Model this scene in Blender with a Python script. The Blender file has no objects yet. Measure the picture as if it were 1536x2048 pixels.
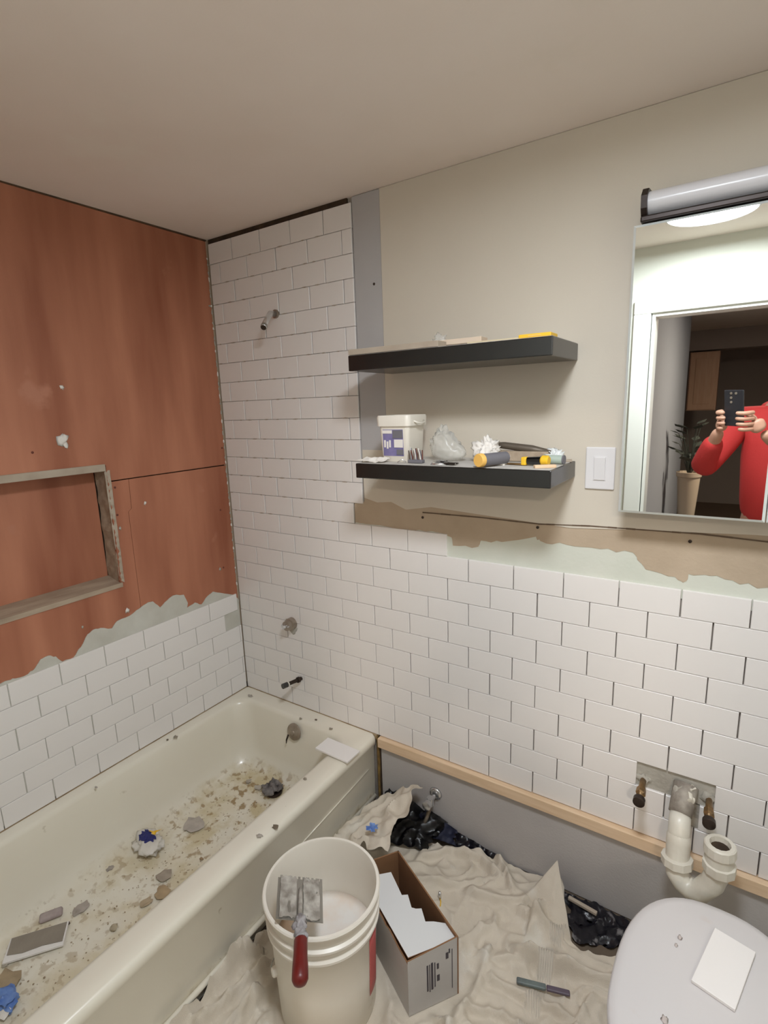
import bpy, bmesh, math, random
from mathutils import Vector, Matrix, noise
random.seed(7)
S = bpy.context.scene
COL = S.collection

# ---------------------------------------------------------------- camera
F_PX = 1056.4
CAM = Vector((1.838, -1.541, 1.600))
YAW, PITCH, ROLL = math.radians(123.68), math.radians(-11.297), math.radians(-1.887)
fw = Vector((math.cos(YAW)*math.cos(PITCH), math.sin(YAW)*math.cos(PITCH), math.sin(PITCH)))
rr = fw.cross(Vector((0, 0, 1))).normalized()
uu = rr.cross(fw)
RT = rr*math.cos(ROLL) + uu*math.sin(ROLL)
UP = -rr*math.sin(ROLL) + uu*math.cos(ROLL)
cd = bpy.data.cameras.new('camera'); cam = bpy.data.objects.new('camera', cd); COL.objects.link(cam)
cam.matrix_world = Matrix(((RT.x, UP.x, -fw.x, CAM.x), (RT.y, UP.y, -fw.y, CAM.y), (RT.z, UP.z, -fw.z, CAM.z), (0, 0, 0, 1)))
cd.sensor_fit = 'VERTICAL'; cd.sensor_height = 24; cd.sensor_width = 18
cd.lens = F_PX/2048*24; cd.clip_start = 0.008; cd.clip_end = 60
S.camera = cam

# ---------------------------------------------------------------- world, light, exposure
w = bpy.data.worlds.new('world'); S.world = w; w.use_nodes = True
w.node_tree.nodes['Background'].inputs[0].default_value = (0.55, 0.5, 0.45, 1)
w.node_tree.nodes['Background'].inputs[1].default_value = 0.02
S.view_settings.view_transform = 'Standard'; S.view_settings.look = 'None'
S.view_settings.gamma = 1.0; S.view_settings.use_curve_mapping = False
S.view_settings.exposure = 0.0
LAMP = Vector((1.70, -1.08, 2.252)); LAMP_R = 0.14; LAMP_POWER = 119.0; LAMP_COL = (0.90, 0.965, 1.04)
HALL_FILL_POWER = 50.0

# ---------------------------------------------------------------- helpers
def lin(c):
    return tuple(((v/255)/12.92 if v/255 <= .04045 else ((v/255+.055)/1.055)**2.4) for v in c)

def hit(px, py, ax, val):
    """point of the real place seen at a pixel of the 1536x2048 photograph, on the plane axis=val"""
    d = RT*((px-768)/F_PX) - UP*((py-1024)/F_PX) + fw
    return CAM + d*((val-CAM[ax])/d[ax])
def G(px, py, z=0.0): return hit(px, py, 2, z)
def BW(px, py, y=0.0): return hit(px, py, 1, y)

MATS = {}
def mat(name, c, rough=0.6, var=None, vscale=8.0, vamt=0.5, bump=0.0, bscale=60.0, metal=0.0, spec=0.5,
        stretch=(1, 1, 1), alpha=1.0, trans=0.0, spots=None, sscale=30, sth=0.62, emit=None, estr=0, coat=0.0, detail=4, sheen=0):
    if name in MATS: return MATS[name]
    m = bpy.data.materials.new(name); m.use_nodes = True
    nt = m.node_tree; b = nt.nodes['Principled BSDF']
    b.inputs['Roughness'].default_value = rough; b.inputs['Metallic'].default_value = metal
    b.inputs['Specular IOR Level'].default_value = spec
    b.inputs['Coat Weight'].default_value = coat
    b.inputs['Base Color'].default_value = (*lin(c), 1)
    tc = nt.nodes.new('ShaderNodeTexCoord'); mp = nt.nodes.new('ShaderNodeMapping')
    nt.links.new(tc.outputs['Object'], mp.inputs[0]); mp.inputs['Scale'].default_value = stretch
    last = None
    if var:
        n = nt.nodes.new('ShaderNodeTexNoise'); n.inputs['Scale'].default_value = vscale; n.inputs['Detail'].default_value = detail
        nt.links.new(mp.outputs[0], n.inputs['Vector'])
        r = nt.nodes.new('ShaderNodeValToRGB'); r.color_ramp.elements[0].position = .5-.5*vamt; r.color_ramp.elements[1].position = .5+.5*vamt
        r.color_ramp.elements[0].color = (*lin(c), 1); r.color_ramp.elements[1].color = (*lin(var), 1)
        nt.links.new(n.outputs['Fac'], r.inputs[0]); last = r.outputs[0]
    if spots:
        n = nt.nodes.new('ShaderNodeTexNoise'); n.inputs['Scale'].default_value = sscale; n.inputs['Detail'].default_value = 5
        nt.links.new(tc.outputs['Object'], n.inputs['Vector'])
        r = nt.nodes.new('ShaderNodeValToRGB'); r.color_ramp.elements[0].position = sth; r.color_ramp.elements[1].position = sth+.06
        nt.links.new(n.outputs['Fac'], r.inputs[0])
        mx = nt.nodes.new('ShaderNodeMix'); mx.data_type = 'RGBA'
        nt.links.new(r.outputs[0], mx.inputs[0])
        if last: nt.links.new(last, mx.inputs[6])
        else: mx.inputs[6].default_value = (*lin(c), 1)
        mx.inputs[7].default_value = (*lin(spots), 1); last = mx.outputs[2]
    if last: nt.links.new(last, b.inputs['Base Color'])
    if bump:
        n = nt.nodes.new('ShaderNodeTexNoise'); n.inputs['Scale'].default_value = bscale; n.inputs['Detail'].default_value = 5
        nt.links.new(mp.outputs[0], n.inputs['Vector'])
        bp = nt.nodes.new('ShaderNodeBump'); bp.inputs['Strength'].default_value = bump; bp.inputs['Distance'].default_value = .004
        nt.links.new(n.outputs['Fac'], bp.inputs['Height']); nt.links.new(bp.outputs[0], b.inputs['Normal'])
    if trans: b.inputs['Transmission Weight'].default_value = trans
    if alpha < 1: b.inputs['Alpha'].default_value = alpha
    if emit: b.inputs['Emission Color'].default_value = (*lin(emit), 1); b.inputs['Emission Strength'].default_value = estr
    MATS[name] = m; return m

def link(o, parent=None):
    COL.objects.link(o)
    if parent: o.parent = parent
    return o
def tag(o, label=None, cat=None, group=None, kind=None):
    if label: o['label'] = label
    if cat: o['category'] = cat
    if group: o['group'] = group
    if kind: o['kind'] = kind
    return o
def empty(name, loc, label=None, cat=None, group=None, rz=0, kind=None):
    o = bpy.data.objects.new(name, None); o.empty_display_size = .03; link(o); o.location = loc; o.rotation_euler = (0, 0, rz)
    return tag(o, label, cat, group, kind)
def obj(name, bm, m, parent=None, smooth=False, loc=None, recalc=True, kind=None, label=None):
    if recalc: bmesh.ops.recalc_face_normals(bm, faces=bm.faces)
    me = bpy.data.meshes.new(name); bm.to_mesh(me); bm.free()
    for mm in (m if isinstance(m, (list, tuple)) else [m]): me.materials.append(mm)
    if smooth:
        for p in me.polygons: p.use_smooth = True
        if smooth != True:
            me.set_sharp_from_angle(angle=math.radians(smooth))
    o = bpy.data.objects.new(name, me); link(o, parent)
    if loc is not None: o.location = loc
    if kind: o['kind'] = kind
    if label: o['label'] = label
    return o
def BM(): return bmesh.new()
def box(bm, lo, hi, mtx=None, mi=0, bev=0):
    x0, y0, z0 = lo; x1, y1, z1 = hi
    v = [bm.verts.new((x, y, z)) for z in (z0, z1) for x, y in ((x0, y0), (x1, y0), (x1, y1), (x0, y1))]
    fs = [bm.faces.new([v[i] for i in q]) for q in ((3, 2, 1, 0), (4, 5, 6, 7), (0, 1, 5, 4), (1, 2, 6, 5), (2, 3, 7, 6), (3, 0, 4, 7))]
    for f in fs: f.material_index = mi
    if bev:
        r = bmesh.ops.bevel(bm, geom=list({e for f in fs for e in f.edges}), offset=bev, segments=2, affect='EDGES', profile=.5)
        v = list({vv for f in r['faces'] for vv in f.verts} | {x for x in v if x.is_valid})
    if mtx is not None:
        bmesh.ops.transform(bm, matrix=mtx, verts=[x for x in v if x.is_valid])
    return v
def tube(bm, pts, rad, seg=10, cap=True, mi=0):
    pts = [Vector(p) for p in pts]; n = len(pts)
    rads = rad if isinstance(rad, (list, tuple)) else [rad]*n
    rings = []; prev = None
    for i, p in enumerate(pts):
        t = (pts[min(i+1, n-1)]-pts[max(i-1, 0)])
        t = t.normalized() if t.length > 1e-9 else Vector((0, 0, 1))
        if prev is None:
            a = t.orthogonal().normalized()
        else:
            a = (prev - t*prev.dot(t)); a = a.normalized() if a.length > 1e-6 else t.orthogonal().normalized()
        prev = a; b = t.cross(a)
        rings.append([bm.verts.new(p+(a*math.cos(2*math.pi*k/seg)+b*math.sin(2*math.pi*k/seg))*rads[i]) for k in range(seg)])
    for i in range(n-1):
        for k in range(seg):
            f = bm.faces.new((rings[i][k], rings[i][(k+1) % seg], rings[i+1][(k+1) % seg], rings[i+1][k])); f.material_index = mi
    if cap:
        for r in (rings[0], rings[-1]):
            f = bm.faces.new(r); f.material_index = mi
    return rings
def lathe(bm, prof, seg=48, c=(0, 0, 0), mi=0):
    rings = []
    for r, z in prof:
        if r < 1e-5: rings.append([bm.verts.new((c[0], c[1], c[2]+z))])
        else: rings.append([bm.verts.new((c[0]+r*math.cos(2*math.pi*k/seg), c[1]+r*math.sin(2*math.pi*k/seg), c[2]+z)) for k in range(seg)])
    for a, b in zip(rings, rings[1:]):
        for k in range(seg):
            q = (a[0], a[0]) if len(a) == 1 else (a[k], a[(k+1) % seg])
            p = (b[0], b[0]) if len(b) == 1 else (b[k], b[(k+1) % seg])
            vs = list(dict.fromkeys([q[0], q[1], p[1], p[0]]))
            if len(vs) > 2:
                f = bm.faces.new(vs); f.material_index = mi
def ring_along(bm, c, d, prof, seg=16):
    d = Vector(d).normalized(); a = d.orthogonal().normalized(); b = d.cross(a)
    loops(bm, [[c+d*t+(a*math.cos(2*math.pi*k/seg)+b*math.sin(2*math.pi*k/seg))*r_ for k in range(seg)] for r_, t in prof])
def prism(bm, poly, axis, a, b):
    """extruded outline; poly in the two other axes"""
    def P(u, v, t):
        return {0: (t, u, v), 1: (u, t, v), 2: (u, v, t)}[axis]
    A = [bm.verts.new(P(u, v, a)) for u, v in poly]; Bv = [bm.verts.new(P(u, v, b)) for u, v in poly]
    fa = bm.faces.new(A); fb = bm.faces.new(Bv)
    n = len(poly)
    for i in range(n): bm.faces.new((A[i], A[(i+1) % n], Bv[(i+1) % n], Bv[i]))
    fa.normal_update(); fb.normal_update()
    bmesh.ops.triangulate(bm, faces=[fa, fb])
def loops(bm, rings, close=True, capa=False, capb=False, mi=0):
    R = [[bm.verts.new(p) for p in r] for r in rings]; n = len(R[0])
    for a, b in zip(R, R[1:]):
        for k in range(n if close else n-1):
            f = bm.faces.new((a[k], a[(k+1) % n], b[(k+1) % n], b[k])); f.material_index = mi
    if capa: bm.faces.new(R[0])
    if capb: bm.faces.new(R[-1])
    return R
def rrect(x0, x1, y0, y1, r, z, seg=6):
    """rounded rectangle loop, fixed vertex count"""
    out = []
    for cx, cy, a0 in ((x1-r, y1-r, 0), (x0+r, y1-r, 90), (x0+r, y0+r, 180), (x1-r, y0+r, 270)):
        for k in range(seg+1):
            a = math.radians(a0+90*k/seg); out.append((cx+r*math.cos(a), cy+r*math.sin(a), z))
    return out
def ns(x, y, z=0, s=1.0, seed=0): return noise.noise(Vector((x*s+seed*7.3, y*s-seed*3.1, z*s+seed)))
def sheet(bm, c00, c10, c11, c01, nx, ny, amp=.006, s=25, seed=1, thick=.0015, edge=.0, mi=0):
    """crumpled quad patch between four corners, with thickness"""
    c00, c10, c11, c01 = map(Vector, (c00, c10, c11, c01))
    nrm = (c10-c00).cross(c01-c00).normalized()
    top = []
    for j in range(ny+1):
        row = []
        for i in range(nx+1):
            u, v = i/nx, j/ny
            eu = u + edge*ns(v*6, seed, 0, 1, seed+2)*(1 if 0.01 < u < .99 else 1.6)
            ev = v + edge*ns(u*6, seed, 3, 1, seed+5)
            p = (c00*(1-eu)+c10*eu)*(1-ev)+(c01*(1-eu)+c11*eu)*ev
            q = 1-abs(noise.noise(p*s+Vector((seed, 0, seed*2))))*2.2
            q2 = noise.noise(p*s*2.7+Vector((0, seed*3, 1)))
            row.append(bm.verts.new(p+nrm*(amp*(q-.5)+amp*.4*q2)))
        top.append(row)
    bot = [[bm.verts.new(v.co-nrm*thick) for v in r] for r in top]
    for j in range(ny):
        for i in range(nx):
            for a, fl in ((top, 0), (bot, 1)):
                f = bm.faces.new((a[j][i], a[j][i+1], a[j+1][i+1], a[j+1][i])); f.material_index = mi
    for i in range(nx):
        bm.faces.new((top[0][i], top[0][i+1], bot[0][i+1], bot[0][i])); bm.faces.new((top[ny][i], top[ny][i+1], bot[ny][i+1], bot[ny][i]))
    for j in range(ny):
        bm.faces.new((top[j][0], top[j+1][0], bot[j+1][0], bot[j][0])); bm.faces.new((top[j][nx], top[j+1][nx], bot[j+1][nx], bot[j][nx]))
def lump(bm, c, r, amp=.35, s=1.0, seed=0, sub=2, mi=0, sharp=True, fold=0):
    """irregular crumpled or broken lump"""
    st = bmesh.ops.create_icosphere(bm, subdivisions=sub, radius=1.0)
    for v in st['verts']:
        d = v.co.copy()
        k = 1+amp*noise.noise(d*1.3*s+Vector((seed*5.1, seed, 2)))*2+amp*.6*noise.noise(d*3.1*s+Vector((seed, 4, seed*2)))
        if fold: k += fold*(abs(noise.noise(d*4*s+Vector((seed, seed, 9))))-.2)
        v.co = Vector((c[0]+d.x*r[0]*k, c[1]+d.y*r[1]*k, c[2]+d.z*r[2]*k))
    for f in {f for v in st['verts'] for f in v.link_faces}: f.material_index = mi

# ---------------------------------------------------------------- materials
M_tile = mat('white glazed ceramic', (237, 232, 228), .32, var=(231, 226, 221), vscale=3, bump=.03, bscale=12)
M_thin = mat('grey thinset mortar', (164, 158, 146), .9, var=(190, 185, 174), vscale=14, bump=.6, bscale=90)
M_joint = mat('joint mortar', (150, 141, 131), .95, var=(176, 167, 156), vscale=30, bump=.4)
M_paint = mat('greige wall paint', (214, 205, 189), .75, var=(208, 198, 182), vscale=2.2, bump=.06, bscale=220)
M_brown = mat('torn drywall paper', (176, 157, 134), .92, var=(192, 173, 150), vscale=7, bump=.3, bscale=70)
M_pale = mat('pale green skim', (205, 208, 194), .85, var=(218, 218, 206), vscale=6, bump=.25, bscale=50)
M_jointshade = mat('tan joint shade', (176, 164, 150), .95)
M_seam = mat('cracked seam', (104, 86, 70), .95)
M_ceil = mat('ceiling paint', (244, 233, 224), .85, var=(234, 220, 207), vscale=1.4, vamt=.4, bump=.05, bscale=200, spots=(236, 225, 212), sscale=2.3, sth=.6)
M_cb = mat('grey cement board', (190, 184, 180), .9, var=(178, 172, 168), vscale=5, bump=.15, bscale=160, spots=(112, 106, 104), sscale=17, sth=.72)
M_cb2 = mat('light grey cement board', (186, 183, 181), .9, var=(178, 175, 174), vscale=4, bump=.1, bscale=160)
M_red = mat('red waterproofing membrane', (150, 88, 62), .58, var=(192, 128, 98), vscale=4.2, vamt=.42, bump=.12, bscale=55, stretch=(1, 1.9, .28), detail=3, spots=(184, 124, 98), sscale=5, sth=.66)
M_pine = mat('pine strip', (232, 204, 172), .6, var=(216, 184, 148), vscale=14, stretch=(.5, 6, 6), bump=.1)
M_oldwood = mat('weathered framing wood', (186, 168, 146), .8, var=(150, 130, 110), vscale=9, stretch=(4, .8, 4), bump=.3, bscale=40)
M_palewood = mat('pale plastic edge', (186, 172, 154), .7, var=(166, 150, 132), vscale=12, bump=.15)
M_foam = mat('yellow foam residue', (150, 120, 62), .9, var=(104, 80, 44), vscale=40, bump=.5)
M_dark = mat('dark gap', (38, 28, 20), .95, var=(74, 56, 38), vscale=25)
M_tub = mat('cream enamel', (232, 226, 210), .26, var=(227, 219, 202), vscale=3, coat=.2, spots=(176, 163, 138), sscale=16, sth=.73)
M_black = mat('black laminate', (8, 8, 9), .24, var=(16, 15, 16), vscale=9, spec=.9)
M_dust = mat('dusty shelf top', (212, 207, 199), .85, var=(184, 178, 170), vscale=22, bump=.2)
M_white = mat('white plastic', (226, 223, 222), .35)
M_pvc = mat('white drain plastic', (222, 218, 206), .35, var=(208, 200, 184), vscale=25)
M_chrome = mat('chrome', (222, 222, 222), .22, metal=.85)
M_dchrome = mat('tarnished chrome', (176, 164, 150), .4, metal=.55, var=(136, 122, 106), vscale=30)
M_dmetal = mat('dark metal', (66, 56, 50), .45, metal=.8)
M_brass = mat('old brass', (170, 134, 88), .45, metal=.8, var=(110, 90, 66), vscale=40)
M_canvas = mat('canvas drop cloth', (216, 205, 188), .95, var=(206, 194, 176), vscale=9, bump=.35, bscale=420, spots=(218, 210, 196), sscale=6, sth=.6)
M_blackbag = mat('black plastic sheet', (22, 21, 28), .3, spots=(120, 116, 116), sscale=22, sth=.6, bump=.5, bscale=50)
M_navy = mat('navy cloth', (38, 42, 66), .7, var=(24, 24, 38), vscale=20)
M_card_in = mat('brown cardboard', (143, 104, 71), .85, var=(128, 91, 60), vscale=12)
M_card_out = mat('white printed cardboard', (196, 192, 188), .7, var=(186, 181, 176), vscale=10)
M_flap = mat('white box flap', (218, 218, 217), .6)
M_print = mat('dark box print', (72, 66, 72), .7)
M_bucket = mat('translucent white bucket plastic', (234, 228, 216), .36, var=(228, 220, 206), vscale=6, spots=(182, 164, 140), sscale=14, sth=.7)
M_residue = mat('mortar residue', (238, 234, 228), .5, var=(226, 192, 160), vscale=7, vamt=.35)
M_redhandle = mat('red rubber handle', (112, 26, 20), .38, var=(94, 20, 16), vscale=30)
M_redlabel = mat('red bucket print', (196, 92, 90), .5)
M_mortar = mat('mortar on blade', (126, 118, 108), .85, var=(188, 182, 172), vscale=34, vamt=.35, bump=.6, bscale=60)
M_steel = mat('steel', (180, 178, 172), .3, metal=.9)
M_porc = mat('white porcelain', (218, 213, 210), .22, coat=.2)
M_lid = mat('white toilet lid', (208, 203, 201), .4, spots=(206, 197, 192), sscale=7, sth=.66)
M_mirror = mat('mirror glass', (236, 240, 236), .01, metal=1)
M_bevel = mat('mirror bevel', (226, 230, 226), .35, metal=.3)
M_paint2 = mat('pale wall paint', (228, 228, 216), .7)
M_trimw = mat('white gloss trim', (238, 236, 228), .4)
M_shade = mat('white lamp shade', (214, 212, 214), .25)
M_bronze = mat('dark bronze', (42, 32, 28), .4, metal=.5)
M_clear = mat('clear plastic film', (222, 220, 212), .25, alpha=.38)
M_tissue = mat('white tissue', (232, 226, 218), .8)
M_yellow = mat('yellow plastic', (236, 188, 44), .45)
M_orange = mat('pale orange cap', (236, 186, 98), .5)
M_greyp = mat('grey plastic', (112, 110, 116), .5)
M_blue = mat('blue plastic', (52, 96, 176), .4, var=(130, 160, 210), vscale=28)
M_dblue = mat('dark blue print', (34, 38, 104), .5)
M_labelp = mat('purple label', (142, 134, 178), .5, var=(106, 100, 144), vscale=30)
M_hall = mat('hall wall paint', (150, 152, 158), .8)
M_hallfloor = mat('hall floor', (120, 100, 82), .6)
M_darkw = mat('dark room wall', (165, 152, 144), .9)
M_skin = mat('skin', (214, 166, 140), .5, var=(196, 142, 118), vscale=12)
M_hood = mat('red hoodie cloth', (204, 56, 54), .85, bump=.2, bscale=120)
M_jean = mat('dark trousers', (34, 36, 46), .9)
M_phone = mat('dark phone', (42, 42, 46), .3)
M_cab = mat('maple cabinet', (216, 176, 146), .5, var=(206, 162, 132), vscale=8, stretch=(6, 6, .6))
M_leaf = mat('dark leaf', (62, 66, 58), .6)
M_pot = mat('beige pot', (190, 172, 150), .7)

# ================================================================ ROOM
XR, YD, ZC = 2.45, -1.535, 2.28        # right wall, door wall, ceiling
ZT, TH, TL = 0.32, 0.0777, 0.154       # tub rim height, tile row pitch, tile pitch

def struct(name, bm, m, parent=None, smooth=False):
    o = obj(name, bm, m, parent, smooth=smooth)
    if not parent: o['kind'] = 'structure'
    return o
# floor
bm = BM(); box(bm, (-.15, -1.66, -.06), (XR+.1, .15, 0)); floor = struct('floor', bm, mat('plywood subfloor', (120, 104, 86), .9, var=(70, 60, 52), vscale=6, bump=.2))
bm = BM(); box(bm, (-.15, -1.66, ZC), (XR+.1, .15, ZC+.06)); struct('ceiling', bm, M_ceil)
# back wall: painted drywall
bm = BM(); box(bm, (-.12, .012, 0), (XR+.1, .12, ZC)); wall_back = struct('wall_back', bm, M_joint)
bm = BM(); prism(bm, [(.83, 1.27), (XR, 1.27), (XR, ZC-.001), (.83, ZC-.001)], 1, .004, .0119)
obj('painted_drywall', bm, M_paint, wall_back)
# strip of cement board beside the upper tiles
bm = BM(); box(bm, (.721, .0045, 1.42), (.829, .0119, ZC-.002)); obj('cement_board', bm, M_cb2, wall_back)
# bare brown patch under the seam, ragged lower edge
bm = BM()
def rag(p0, p1, n, amp, seed):
    out = []
    for i in range(n):
        t = i/n; x = p0[0]*(1-t)+p1[0]*t; z = p0[1]*(1-t)+p1[1]*t
        out.append((x+amp*.5*ns(i*1.7, seed, 1), z+amp*ns(i*1.3, seed, 0)*1.6))
    return out
low = [(.676, 1.18), (.90, 1.17), (1.00, 1.178), (1.075, 1.165), (1.08, 1.137), (1.17, 1.143), (1.18, 1.165), (1.25, 1.168), (1.357, 1.197), (1.37, 1.185), (1.446, 1.184), (1.543, 1.181), (1.628, 1.184), (1.64, 1.165), (1.662, 1.139), (1.735, 1.125), (1.76, 1.118), (1.765, 1.14), (1.813, 1.148), (1.878, 1.132), (1.95, 1.13), (2.1, 1.15), (2.25, 1.13), (XR, 1.14)]
poly = []
for a, b in zip(low, low[1:]): poly += rag(a, b, 4, .006, a[0]*9)
poly += [(XR, 1.269), (1.9, 1.262), (1.46, 1.245), (1.1, 1.262), (.831, 1.269), (.831, 1.418), (.7225, 1.418), (.7225, 1.26), (.676, 1.25)]
prism(bm, poly, 1, .0065, .0119); obj('torn_drywall_paper', bm, M_brown, wall_back)
bm = BM(); prism(bm, [(.676, 1.10), (XR, 1.05), (XR, 1.26), (.676, 1.2)], 1, .008, .0119); obj('skim_coat', bm, M_pale, wall_back)
# paint area left below the lower shelf
bm = BM()
prism(bm, [(.724, 1.275), (.78, 1.262), (.84, 1.268), (.90, 1.245), (1.0, 1.262), (1.2, 1.25), (1.46, 1.235), (1.6, 1.245), (1.9, 1.262), (XR, 1.268), (XR, 1.45), (.724, 1.45)], 1, .0042, .0064)
obj('painted_drywall', bm, M_paint, wall_back)
# seam line and screws
bm = BM()
sl = [BW(845, 1025, .004), BW(960, 1035, .004), BW(1076, 1048, .004), BW(1180, 1052, .004), BW(1290, 1060, .004), BW(1400, 1068, .004), BW(1536, 1084, .004), Vector((XR, .004, 1.262))]
for a, b in zip(sl, sl[1:]):
    n = 6
    for i in range(n):
        p = a.lerp(b, i/n); q = a.lerp(b, (i+1)/n); h = .0014+.001*random.random()
        vs = [bm.verts.new(v) for v in ((p.x, .0036, p.z-h), (q.x, .0036, q.z-h), (q.x, .0036, q.z+h), (p.x, .0036, p.z+h))]
        wv = [bm.verts.new((v.co.x, .0125, v.co.z)) for v in vs]
        bm.faces.new(vs); [bm.faces.new((vs[k], vs[(k+1) % 4], wv[(k+1) % 4], wv[k])) for k in range(4)]
obj('seam', bm, M_seam, wall_back)
for (px, py) in ((845, 1035), (1075, 1055), (1380, 1083), (748, 568), (905, 1588), (1100, 1675)):
    p = BW(px, py, .004); bm = BM(); lathe(bm, [(0, .0016), (.0025, .0012), (.0045, 0), (.0045, -.004), (0, -.004)], 10)
    o = obj('screw', bm, M_dmetal, wall_back, smooth=35); o.location = p; o.rotation_euler = (math.pi/2, 0, 0)

# ---- tiles (shared meshes)
TM = {}
def tile_mesh(wd, ht, th=.008, ch=.0012):
    k = (round(wd, 4), round(ht, 4))
    if k in TM: return TM[k]
    bm = BM(); a, b = wd/2, ht/2
    r0 = [(-a, th, -b), (a, th, -b), (a, th, b), (-a, th, b)]
    r1 = [(-a, ch, -b), (a, ch, -b), (a, ch, b), (-a, ch, b)]
    r2 = [(-a+ch, 0, -b+ch), (a-ch, 0, -b+ch), (a-ch, 0, b-ch), (-a+ch, 0, b-ch)]
    loops(bm, [r0, r1, r2], capa=True, capb=True); bmesh.ops.recalc_face_normals(bm, faces=bm.faces)
    me = bpy.data.meshes.new('tile'); bm.to_mesh(me); bm.free(); me.materials.append(M_tile); TM[k] = me; return me
def tile(x0, x1, z0, z1, parent, left=False, jit=1.0):
    g = .0007; gx = .0015
    wd, ht = x1-x0-2*gx, z1-z0-2*g
    if wd < .006 or ht < .006: return
    o = bpy.data.objects.new('tile', tile_mesh(wd, ht)); link(o, parent)
    j = random.uniform(-.0005, .0004)*jit; t = random.uniform(-.006, .006)*jit; u = random.uniform(-.005, .005)*jit
    dx = random.uniform(-.0005, .0005)*jit
    if left: o.location = (-j, (x0+x1)/2+dx, (z0+z1)/2); o.rotation_euler = (t, random.uniform(-.002, .002), math.pi/2+u)
    else: o.location = ((x0+x1)/2+dx, j, (z0+z1)/2); o.rotation_euler = (t, random.uniform(-.002, .002), u)
for row in range(25):
    z0 = ZT+row*TH; z1 = z0+TH
    off = .059 if row % 2 else .136
    xe = XR if row < 10 else (1.06 if row == 10 else (.675 if row == 11 else .7185))
    xs = [0.0]+[off+TL*k for k in range(0, 16)]
    xs = [x for x in xs if x < xe-.004]+[xe]
    for a, b in zip(xs, xs[1:]):
        if row == 2 and a < 1.87 and b > 1.68:            # tile missing round the basin pipes
            if a < 1.83 and a > 1.66: continue
            a = max(a, 1.870)
        if row == 1 and a < 1.80 < b:
            tile(a, 1.772, z0, z1, wall_back); tile(1.838, b, z0, z1, wall_back); continue
        tile(a, b, z0, z1, wall_back)
# thinset showing where the tile is missing, with smears
bm = BM(); box(bm, (1.674, .0085, .472), (1.874, .0119, .556)); box(bm, (1.77, .0085, .395), (1.84, .0119, .474)); obj('thinset_patch', bm, M_thin, wall_back)
# dark gap over the top tile row, and bits of old stuff in it
bm = BM(); box(bm, (.0, .004, ZT+25*TH+.0005), (.70, .0119, ZC-.0002)); obj('dark_gap_strip', bm, M_dark, wall_back)
# tan dashes along the upper rows, joint shadows put into colour and shape
for row in range(11, 25):
    z0 = ZT+row*TH
    for k in range(9):
        x = .02+k*.078+random.uniform(-.02, .02)
        if x > (.64 if row < 13 else .69) or random.random() < .35: continue
        L = random.uniform(.012, .034)
        bm = BM(); lump(bm, (0, 0, 0), (L*.5, .0016, .0022), .25, 1.5, row*13+k, 1); o = obj('mortar_or_shade_bead', bm, M_jointshade, wall_back); o.location = (x, -.0006, z0)
# lower cement board and the ledger strip
bm = BM(); box(bm, (.762, -.002, .004), (XR, .0119, .278)); obj('cement_board', bm, M_cb, wall_back)
bm = BM(); box(bm, (.757, -.019, .280), (XR, .0119, .3185), bev=.0015); ledger = obj('ledger_strip', bm, M_pine, wall_back)
bm = BM(); box(bm, (.7495, -.004, .02), (.7615, .0119, .316)); obj('dark_gap_strip', bm, M_dark, wall_back)
bm = BM(); prism(bm, [(.7455, .02), (.754, .03), (.7535, .12), (.757, .2), (.754, .3), (.749, .318), (.7455, .318)], 1, -.008, .0119); obj('foam_strip', bm, M_foam, wall_back)

# ---- left wall
wall_left = empty('wall_left', (0, 0, 0), kind='structure')
NY0, NY1, NZ0, NZ1 = -1.06, -.53, .995, 1.43      # niche opening
bm = BM()
for lo, hi in (((-.2, YD, 0), (-.018, .12, NZ0-.02)), ((-.2, YD, NZ1+.012), (-.018, .12, ZC)), ((-.2, NY1+.012, NZ0-.02), (-.018, .12, NZ1+.012)), ((-.2, YD, NZ0-.02), (-.018, NY0-.012, NZ1+.012)), ((-.2, NY0-.02, NZ0-.03), (-.105, NY1+.02, NZ1+.02))):
    box(bm, lo, hi)
obj('stud_wall', bm, M_dark, wall_left)
def panel(poly, a=-.0075, b=-.018, m=M_red, name='red_board'):
    bm = BM(); prism(bm, poly, 0, a, b); return obj(name, bm, m, wall_left)
zs = 1.372
panel([(-.004, ZC-.007), (-.004, zs+.003), (NY1-.002, zs-.0), (NY1, NZ1), (NY0, NZ1), (NY0, zs+.002), (YD, zs+.002), (YD, ZC-.003)])
panel([(-.004, zs-.002), (-.004, .34), (-.4685, .34), (-.4685, 1.25), (-.455, 1.26), (-.452, zs-.0035)])
panel([(-.4535, zs-.0035), (-.4565, 1.26), (-.4700, 1.25), (-.4700, .34), (YD, .34), (YD, zs-.003), (NY0, zs-.003), (NY0, NZ0), (NY1-.004, NZ0), (NY1, zs-.005)])
# patch seam over the niche corner
# niche: red back, wooden sides, sill and pale edge trim
bm = BM(); box(bm, (-.1045, NY0+.001, NZ0+.001), (-.095, NY1-.001, NZ1-.001)); obj('niche_back', bm, M_red, wall_left)
bm = BM(); sheet(bm, (-.095, NY1+.0, NZ0+.006), (-.0085, NY1-.003, NZ0+.0), (-.0085, NY1+.001, NZ1), (-.095, NY1+.004, NZ1), 10, 30, .004, 14, 3, .010); obj('niche_side', bm, M_oldwood, wall_left)
bm = BM(); sheet(bm, (-.095, NY0, NZ0), (-.0085, NY0, NZ0), (-.0085, NY0, NZ1), (-.095, NY0, NZ1), 6, 20, .004, 14, 4, .010); obj('niche_side', bm, M_oldwood, wall_left)
bm = BM(); prism(bm, [(-.0950, NZ0+.014), (-.004, NZ0), (-.004, NZ0-.016), (-.0950, NZ0-.006)], 1, NY0, NY1+.002)
obj('niche_sill', bm, M_oldwood, wall_left)
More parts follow.
